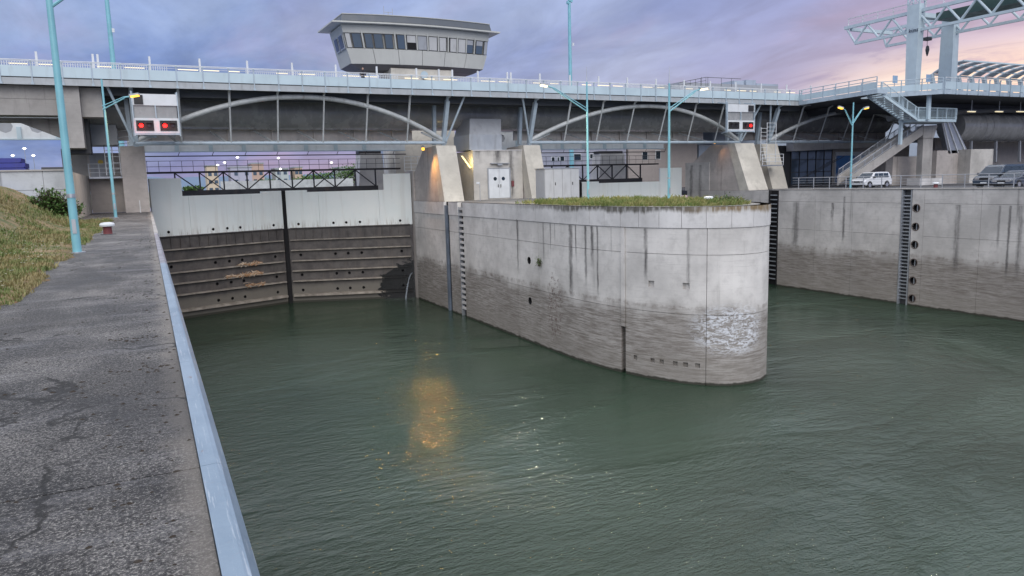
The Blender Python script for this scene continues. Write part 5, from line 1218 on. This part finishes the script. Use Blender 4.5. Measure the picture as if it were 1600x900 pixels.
bm = NB(); p = [P(1240, 222, Y=69.5), P(1415, 216, Y=69.5), P(1415, 228, Y=69.5), P(1240, 236, Y=69.5)]; prism(bm, p, (0, 1.2, 0)); obj('slab', bm, m_cope, slab)
bx('bank_wall', 'brown concrete wall block beside the staircase column', 'wall', P(1464, 240, Y=56).x, P(1513, 240, Y=56).x, 56, 57, 0, P(1490, 235, Y=56).z, m_sidec)
bx('bank_wall', 'stained concrete wall end block behind the dark van', 'wall', P(1517, 240, Y=54.5).x, P(1552, 240, Y=54.5).x, 54.5, 57.5, 0, P(1530, 233, Y=54.5).z, m_house)
bx('back_wall', 'long dark concrete wall in the shade under the wide deck', 'wall', 97, 150, 66, 67, 0, 6, m_band)
bx('low_wall', 'shaded low wall between the staircase and its lower flight', 'wall', P(1395, 255, Y=57.5).x, P(1442, 255, Y=57.5).x, 57.5, 58.4, 0, 3.3, m_sidec)
dc = thing('ribbed_duct', 'slanted ribbed sheet metal duct beside the pipe end', 'duct', tuple(P(1490, 240, Y=55.6)))
p = [P(1471, 190, Y=56), P(1489, 188, Y=56), P(1513, 238, Y=56), P(1482, 240, Y=56)]; bm = NB(); prism(bm, p, (.3, .8, 0)); obj('sheet', bm, m_gal, dc)
for f in (.1, .45, .85):
    a = p[0]+(p[1]-p[0])*f; b = p[3]+(p[2]-p[3])*f; bm = NB(); beam(bm, a+Vector((0, -.06, 0)), b+Vector((0, -.06, 0)), .12, .12); obj('seam', bm, m_white, dc)
# powerhouse roof with railing behind the bridge
ph = thing('roof_plant', 'flat roof with vents and a railing showing above the bridge fence', 'building', (75, 92, 10))
Yp = 90; a, b = P(1062, 135, Y=Yp), P(1216, 135, Y=Yp)
bm = NB(); box(bm, a.x, b.x, Yp, Yp+12, 9, P(1130, 131, Y=Yp).z); obj('roof', bm, m_greybox, ph)
for x0, x1, y0 in ((1147, 1162, 126), (1166, 1181, 125), (1182, 1216, 131)):
    bm = NB(); box(bm, P(x0, 130, Y=Yp+2).x, P(x1, 130, Y=Yp+2).x, Yp+2, Yp+5, 12, P((x0+x1)/2, y0, Y=Yp+2).z); obj('vent_box', bm, m_slate, ph)
bm = NB(); z1 = P(1110, 121, Y=Yp).z; z0 = P(1110, 131, Y=Yp).z
for x in (1096, 1106, 1127, 1143): p = P(x, 130, Y=Yp); tube(bm, (p.x, Yp, z0-.3), (p.x, Yp, z1), .04, seg=4)
p, q = P(1103, 121, Y=Yp), P(1158, 122, Y=Yp); tube(bm, (p.x, Yp, z1), (q.x, Yp, z1), .04, seg=4); p2 = P(1062, 131, Y=Yp); tube(bm, (p.x, Yp, z1), (p2.x, Yp, z0), .04, seg=4); tube(bm, (p.x, Yp, (z0+z1)/2), (p2.x, Yp, z0-.4), .03, seg=4)
for i in range(5): x = p.x+(p2.x-p.x)*i/5; tube(bm, (x, Yp, z0-.4), (x, Yp, z1+(z0-z1)*i/5), .035, seg=4)
obj('railing', bm, m_darksteel, ph)

# ================================================================== BUILDINGS BEHIND THE GATES
def clad_building(label, x0, x1, y, z1, mt, wins=(), depth=9, band=.55, rnd=False):
    t = thing('service_building', label, 'building', ((x0+x1)/2, y, 0)); bm = NB(); box(bm, x0, x1, y+.05, y+depth, 0, z1-.02); obj('core', bm, mt, t)
    z = 0.0
    while z < z1-.1:
        bm = NB(); box(bm, x0-.03, x1+.03, y, y+.048, z+.015, min(z1, z+band)-.015); obj('cladding_board', bm, mt, t); z += band
    bm = NB(); box(bm, x0-.15, x1+.15, y-.12, y+depth+.1, z1, z1+.15); obj('roof_edge', bm, m_greybox, t)
    for a, b, c, d in wins:
        bm = NB(); box(bm, a, b, y-.06, y-.004, c, d); w_ = obj('window', bm, m_white, t); bm = NB(); box(bm, a+.08, b-.08, y-.075, y-.061, c+.08, d-.08); obj('pane', bm, m_glass, w_)
    return t
Yw = 96
def wr(x0, y0, x1, y1): a, b = P(x0, y0, Y=Yw), P(x1, y1, Y=Yw); return (a.x, b.x, b.z, a.z)
m_lil = paint('lilac grey render', (.34, .35, .42), .7, .1, dirtf=.1); m_bei = paint('beige grey boards', (.40, .36, .34), .7, .1, dirtf=.15)
clad_building('blue grey boarded building behind the gate beside the raking leg', P(608, 250, Y=Yw).x, P(700, 250, Y=Yw).x, Yw, 8.2, m_slate)
clad_building('lilac grey building with small dark windows behind the grey cabinets', P(846, 250, Y=Yw).x, P(978, 250, Y=Yw).x, Yw, 6.6, m_lil, [wr(861, 245, 867, 252), wr(870, 245, 874, 252), wr(875, 244, 882, 252), wr(896, 240, 908, 251), wr(921, 240, 945, 248)])
clad_building('beige boarded building with two windows behind the far footbridge', P(982, 250, Y=Yw).x, P(1089, 250, Y=Yw).x, Yw, 8.6, m_bei, [wr(1003, 237, 1012, 250), wr(1024, 235, 1032, 249)], band=.42)
clad_building('long grey powerhouse wall seen under the right-bank arch', P(1117, 250, Y=Yw).x, P(1117, 250, Y=Yw).x+75, Yw+.5, 12.6, m_slate, band=1.5)
clad_building('narrow dark stair block beside the far chamber', P(1092, 250, Y=Yw).x, P(1115, 250, Y=Yw).x, Yw, 6.6, m_slate)
for (a, b, y0), lb in (((560, 600, 240), 'stained concrete bearing pillar behind the gate near the pier'), ((936, 977, 240), 'stained concrete bearing pillar lit orange behind the far footbridge')):
    Yq = 83; p, q = P(a, 260, Y=Yq), P(b, 260, Y=Yq); z1 = P((a+b)/2, y0, Y=Yq).z; t = thing('bearing_pillar', lb, 'pillar', ((p.x+q.x)/2, Yq, 0))
    bm = NB(); prism(bm, [(p.x-.2, Yq, 0), (q.x+.2, Yq, 0), (q.x-.15, Yq, z1), (p.x+.3, Yq, z1)], (0, 2, 0)); obj('shaft', bm, m_house, t)
    bm = NB(); box(bm, p.x+.2, q.x-.2, Yq+.3, Yq+1.6, z1+.002, z1+.35); obj('bearing', bm, m_black, t)
bx('lock_wall_strip', 'dark stained concrete wall between the gate and raking pier leg', 'wall', 24.36, 26.2, 71.95, 74.5, -12, 3.0, m_sidec)
t = thing('white_railing', 'short white grid railing at the top of the gate beside the leg', 'railing', (25, 71.9, 3))
bm = NB()
for z in (3.05, 3.4, 3.75, 4.1, 4.45): beam(bm, (23.6, 72.2, z), (25.6, 71.9, z), .05, .05)
for i in range(4): x = 23.6+i*.66; beam(bm, (x, 72.2-.1*i, 3.0), (x, 72.2-.1*i, 4.45), .05, .05)
obj('grid', bm, m_white, t)

# ================================================================== DISTANT UPSTREAM
for i, (x0, x1, y0, c, lb) in enumerate(((462, 474, 262, (.55, .42, .32), 'narrow tan distant building upstream'), (432, 452, 264, (.45, .5, .5), 'pale distant building with balconies upstream'), (532, 556, 262, (.5, .52, .55), 'white distant house block beside the trees'), (395, 414, 256, (.5, .36, .3), 'reddish distant building upstream'), (325, 343, 260, (.6, .5, .38), 'cream distant building upstream'), (362, 395, 262, (.42, .42, .52), 'lilac distant hall upstream'))):
    Yd = 340; p, q = P(x0, 290, Y=Yd), P(x1, 290, Y=Yd); z1 = P(x0, y0, Y=Yd).z; t = thing('distant_building', lb, 'building', ((p.x+q.x)/2, Yd, -.3)); mt = plain('render', c, .8)
    bm = NB(); box(bm, p.x, q.x, Yd, Yd+12, -.3, z1); obj('wall', bm, mt, t)
    bm = NB(); box(bm, p.x-.3, q.x+.3, Yd-.3, Yd+12.3, z1+.01, z1+.5); obj('roof', bm, m_greybox, t)
    nn = max(2, int((q.x-p.x)/3)); bm = NB(); box(bm, -.7, .7, -.1, -.01, 0, 1.4); me = mesh_of(bm, 'window', m_glass2)
    for r_ in range(max(1, int(z1/3.2))):
        for c_ in range(nn): put('window', me, t, (p.x+(c_+.5)*(q.x-p.x)/nn, Yd, 1.2+r_*3.2))
def tree(label, c, h_, w_, seed):
    rg = random.Random(seed); t = thing('distant_tree', label, 'tree', c, 'trees upstream of the lock'); c = Vector(c)
    bm = NB(); tube(bm, c, c+Vector((0, 0, h_*.5)), .35, .15, 7)
    for i in range(5): a = rg.uniform(0, 6.28); tube(bm, c+Vector((0, 0, h_*.3)), c+Vector((w_*.4*math.cos(a), w_*.4*math.sin(a), h_*.7)), .14, .05, 5)
    obj('trunk', bm, m_twig, t); bm = NB()
    for i in range(900):
        a = rg.uniform(0, 6.28); u_ = rg.uniform(-1, 1); r_ = rg.random()**.4; lob = 1+.25*math.sin(a*3+seed)+.2*math.sin(u_*5)
        p = c+Vector((w_*r_*lob*math.cos(a)*math.sqrt(1-u_*u_), w_*r_*lob*math.sin(a)*math.sqrt(1-u_*u_), h_*.62+h_*.38*r_*u_*lob)); d = Vector((rg.gauss(0,1), rg.gauss(0,1), rg.gauss(0,1))).normalized(); s, u2 = frame(d); l = .55
        bm.faces.new([bm.verts.new(v) for v in (p-s*l*.5, p+d*l*.6, p+s*l*.5, p-d*l*.6)])
    obj('crown', bm, m_leaf, t)
for i, (px, hh_, ww) in enumerate(((416, 6, 4), (480, 7, 4.5), (498, 8, 5), (520, 9, 5.5), (549, 11, 5), (568, 12, 5), (310, 4, 3), (300, 4, 3))):
    p = P(px, 290, Y=300); tree(('round tree between the reddish and pale distant buildings', 'low tree beside the narrow tan distant building', 'tree midway between the tan distant building and white house block', 'tree just before the white distant house block', 'tall tree rising behind the white distant house block', 'tallest tree next to the stained bearing pillar', 'low bushy tree by the cream distant building below the hill', 'low bushy tree by the cream distant building below the hill')[i], (p.x, 300+i*3, -.3), hh_, ww, i)
bx('far_wall', 'long pale wall along the upstream basin', 'wall', P(345, 290, Y=280).x, P(552, 290, Y=280).x, 280, 281, -.3, P(450, 281, Y=280).z, m_ret)
bm = NB(); prev = None; rg = random.Random(8)
for i in range(60):
    x = -2500+i*110; z = 80+130*max(0, math.sin(i*.16+1.2))*(.7+.3*math.sin(i*.9))+rg.uniform(-8, 8)
    a, b, c_ = bm.verts.new((x, 4200, -2)), bm.verts.new((x, 4700, z)), bm.verts.new((x, 5600, -2))
    if prev: bm.faces.new((prev[0], a, b, prev[1])); bm.faces.new((prev[1], b, c_, prev[2]))
    prev = (a, b, c_)
k = M('wooded hill tinted with haze'); struct(obj('hills', bm, k.set(k.mix(k.noise(.004, 5), (.10, .15, .22), (.13, .19, .28)), 1.0), smooth=True))  # the haze of distance is put into the blue of the hill colour
# blue stack behind the retaining wall
t = thing('blue_stack', 'stack of dark blue plastic pontoons behind the retaining wall', 'pontoons', tuple(P(10, 266, Y=58)), None)
m_pont = paint('blue plastic', (.03, .04, .28), .4, .2, dirtf=.1); a, b = P(-60, 262, Y=58).x, P(41, 262, Y=58).x
zb_ = 2.45; zt_ = P(20, 247, Y=58).z; hs_ = (zt_-zb_)/5
for i in range(5):
    bm = NB(); e = .1*(4-i) if i > 2 else .05*i; box(bm, a, b-e*.5-(.25 if i == 4 else 0), 58, 60, zb_+i*hs_+.03, zb_+(i+1)*hs_); bmesh.ops.bevel(bm, geom=bm.edges[:], offset=.06, segments=2); obj('pontoon', bm, m_pont, t)
p = P(90, 262, Y=56); bx('dark_crate', 'low dark crate on the ground behind the retaining wall', 'crate', p.x-.9, p.x+.75, 56, 57.2, 2.45, P(90, 261, Y=56).z, m_darksteel)

# ================================================================== CARS (front towards the lock)
def car(name, label, loc, prof, roof, Lw, W_, body, wheel_x, wr_, plate=True, wtop=.84):
    """prof: lower body side outline (x, z) front at x=0; roof: greenhouse outline; local +x runs to the rear"""
    t = thing(name, label, 'van' if name == 'parked_van' else 'car', loc); hw = W_/2
    bm = NB(); prism(bm, [(x, -hw, z) for x, z in prof], (0, W_, 0)); bmesh.ops.bevel(bm, geom=[e for e in bm.edges], offset=.07, segments=3, affect='EDGES'); obj('body', bm, body, t, True, True)
    bm = NB(); n = len(roof); zb0 = min(z for x, z in roof); zt0 = max(z for x, z in roof)
    def gw(z): return hw*(.97-(1-wtop)*(z-zb0)/(zt0-zb0))
    a = [bm.verts.new((x, -gw(z), z)) for x, z in roof]; b = [bm.verts.new((x, gw(z), z)) for x, z in roof]; bm.faces.new(a); bm.faces.new(b[::-1])
    for i in range(n): j = (i+1) % n; bm.faces.new((a[i], a[j], b[j], b[i]))
    bmesh.ops.bevel(bm, geom=bm.edges[:], offset=.05, segments=2, affect='EDGES'); cab = obj('cabin', bm, body, t, True, True)
    # windscreen and side windows
    (x0, z0), (x1, z1) = roof[0], roof[1]; e = .1
    def on(f): return x0+(x1-x0)*f, z0+(z1-z0)*f
    (xa, za), (xb, zb_) = on(.08), on(.90); nrm = Vector((-(z1-z0), 0, x1-x0)).normalized()*.015; nrm = nrm if nrm.x < 0 else -nrm
    bm = NB(); bm.faces.new([bm.verts.new(Vector(p)+nrm) for p in ((xa, -gw(za)+.1, za), (xa, gw(za)-.1, za), (xb, gw(zb_)-.12, zb_), (xb, -gw(zb_)+.12, zb_))]); bmesh.ops.solidify(bm, geom=bm.faces[:], thickness=.01); obj('windscreen', bm, m_glass2, t, False, True)
    xr = roof[-2][0]; xq = roof[-1][0]; nwin = 3
    for sgn in (-1, 1):
        zl, zh = zb0+.06, zt0-.13; f0 = x0+(x1-x0)*.45; span = (min(xr, xq)-.12-f0-.1)
        for w_i in range(nwin):
            c0 = f0+.1+span*w_i/nwin+.03; c1 = f0+.1+span*(w_i+1)/nwin-.03; sh = (x1-x0)*.42 if w_i == 0 else 0
            bm = NB(); vs = [(c0, zl), (c1, zl), (c1, zh), (c0+sh, zh)]; bm.faces.new([bm.verts.new((x, sgn*(gw(z)+.012), z)) for x, z in vs]); bmesh.ops.solidify(bm, geom=bm.faces[:], thickness=.008); obj('side_window', bm, m_glass2 if sgn < 0 else m_glass, t, False, True)
    for wx in wheel_x:
        for sgn in (-1, 1):
            y = sgn*(hw-.09); bm = NB(); tube(bm, (wx, y-.11*1, wr_), (wx, y+.11, wr_), wr_, seg=20); wo = obj('wheel', bm, m_rubber, t, True, True)
            bm = NB(); tube(bm, (wx, y+sgn*.09, wr_), (wx, y+sgn*.125, wr_), wr_*.62, seg=14); obj('rim', bm, m_chrome, wo, True, True)
            bm = NB(); tube(bm, (wx, sgn*(hw-.2), wr_+.02), (wx, sgn*(hw+.006), wr_+.02), wr_*1.16, seg=20); obj('wheel_arch', bm, m_rubber, t, True, True)
    zf = prof[2][1]
    for sgn in (-1, 1): bm = NB(); box(bm, -.035, .10, sgn*hw*.60-.2, sgn*hw*.60+.2, zf-.12, zf+.06); bmesh.ops.bevel(bm, geom=bm.edges[:], offset=.03, segments=1); obj('headlight', bm, m_chrome, t, False, True)
    bm = NB(); box(bm, -.03, .05, -hw*.38, hw*.38, zf-.14, zf+.04); obj('grille', bm, m_rubber, t, False, True)
    bm = NB(); box(bm, -.06, -.031, -.26, .26, .40, .52); obj('number_plate', bm, m_white, t, False, True)
    bm = NB(); box(bm, -.08, .25, -hw*.93, hw*.93, .24, .38); bmesh.ops.bevel(bm, geom=bm.edges[:], offset=.04, segments=1); obj('bumper', bm, m_rubber, t, False, True)
    for sgn in (-1, 1): bm = NB(); box(bm, x0+.28, x0+.42, sgn*(hw+.02)-.0, sgn*(hw+.02)+sgn*.16, zb0+.02, zb0+.2); obj('mirror', bm, m_rubber, t, False, True)
    return t
def carpaint(name, c): k = M(name); k.set(c, .25, .1); k.b.inputs['Coat Weight'].default_value = .6; return k.m
car('parked_car', 'small boxy white car parked by the twin lamp post', (64.4, 51.9, 0), [(0, .28), (-.0, .55), (.02, .72), (.28, .93), (1.1, 1.03), (4.0, 1.05), (4.12, .8), (4.1, .3)], [(.95, 1.0), (1.62, 1.56), (2.0, 1.62), (3.75, 1.60), (4.05, 1.02)], 4.1, 1.8, carpaint('white car paint', (.72, .74, .76)), (.78, 3.32), .33)
car('parked_van', 'dark blue van parked behind the quay railing with light side windows', (63.6, 38.75, 0), [(0, .30), (-.0, .62), (.03, .85), (.25, 1.02), (.9, 1.14), (5.0, 1.16), (5.1, .8), (5.08, .32)], [(.55, 1.10), (1.45, 1.86), (1.85, 1.95), (4.9, 1.95), (5.05, 1.12)], 5.1, 1.95, carpaint('dark blue car paint', (.035, .055, .085)), (.95, 4.0), .34)
car('parked_car', 'low dark blue car parked tight beside the van', (62.3, 36.55, 0), [(0, .28), (-.0, .52), (.03, .66), (.3, .80), (1.2, .92), (4.3, .95), (4.4, .7), (4.38, .3)], [(1.1, .89), (1.9, 1.38), (2.3, 1.44), (3.5, 1.40), (4.25, .93)], 4.4, 1.78, carpaint('slate car paint', (.045, .06, .09)), (.85, 3.5), .32)
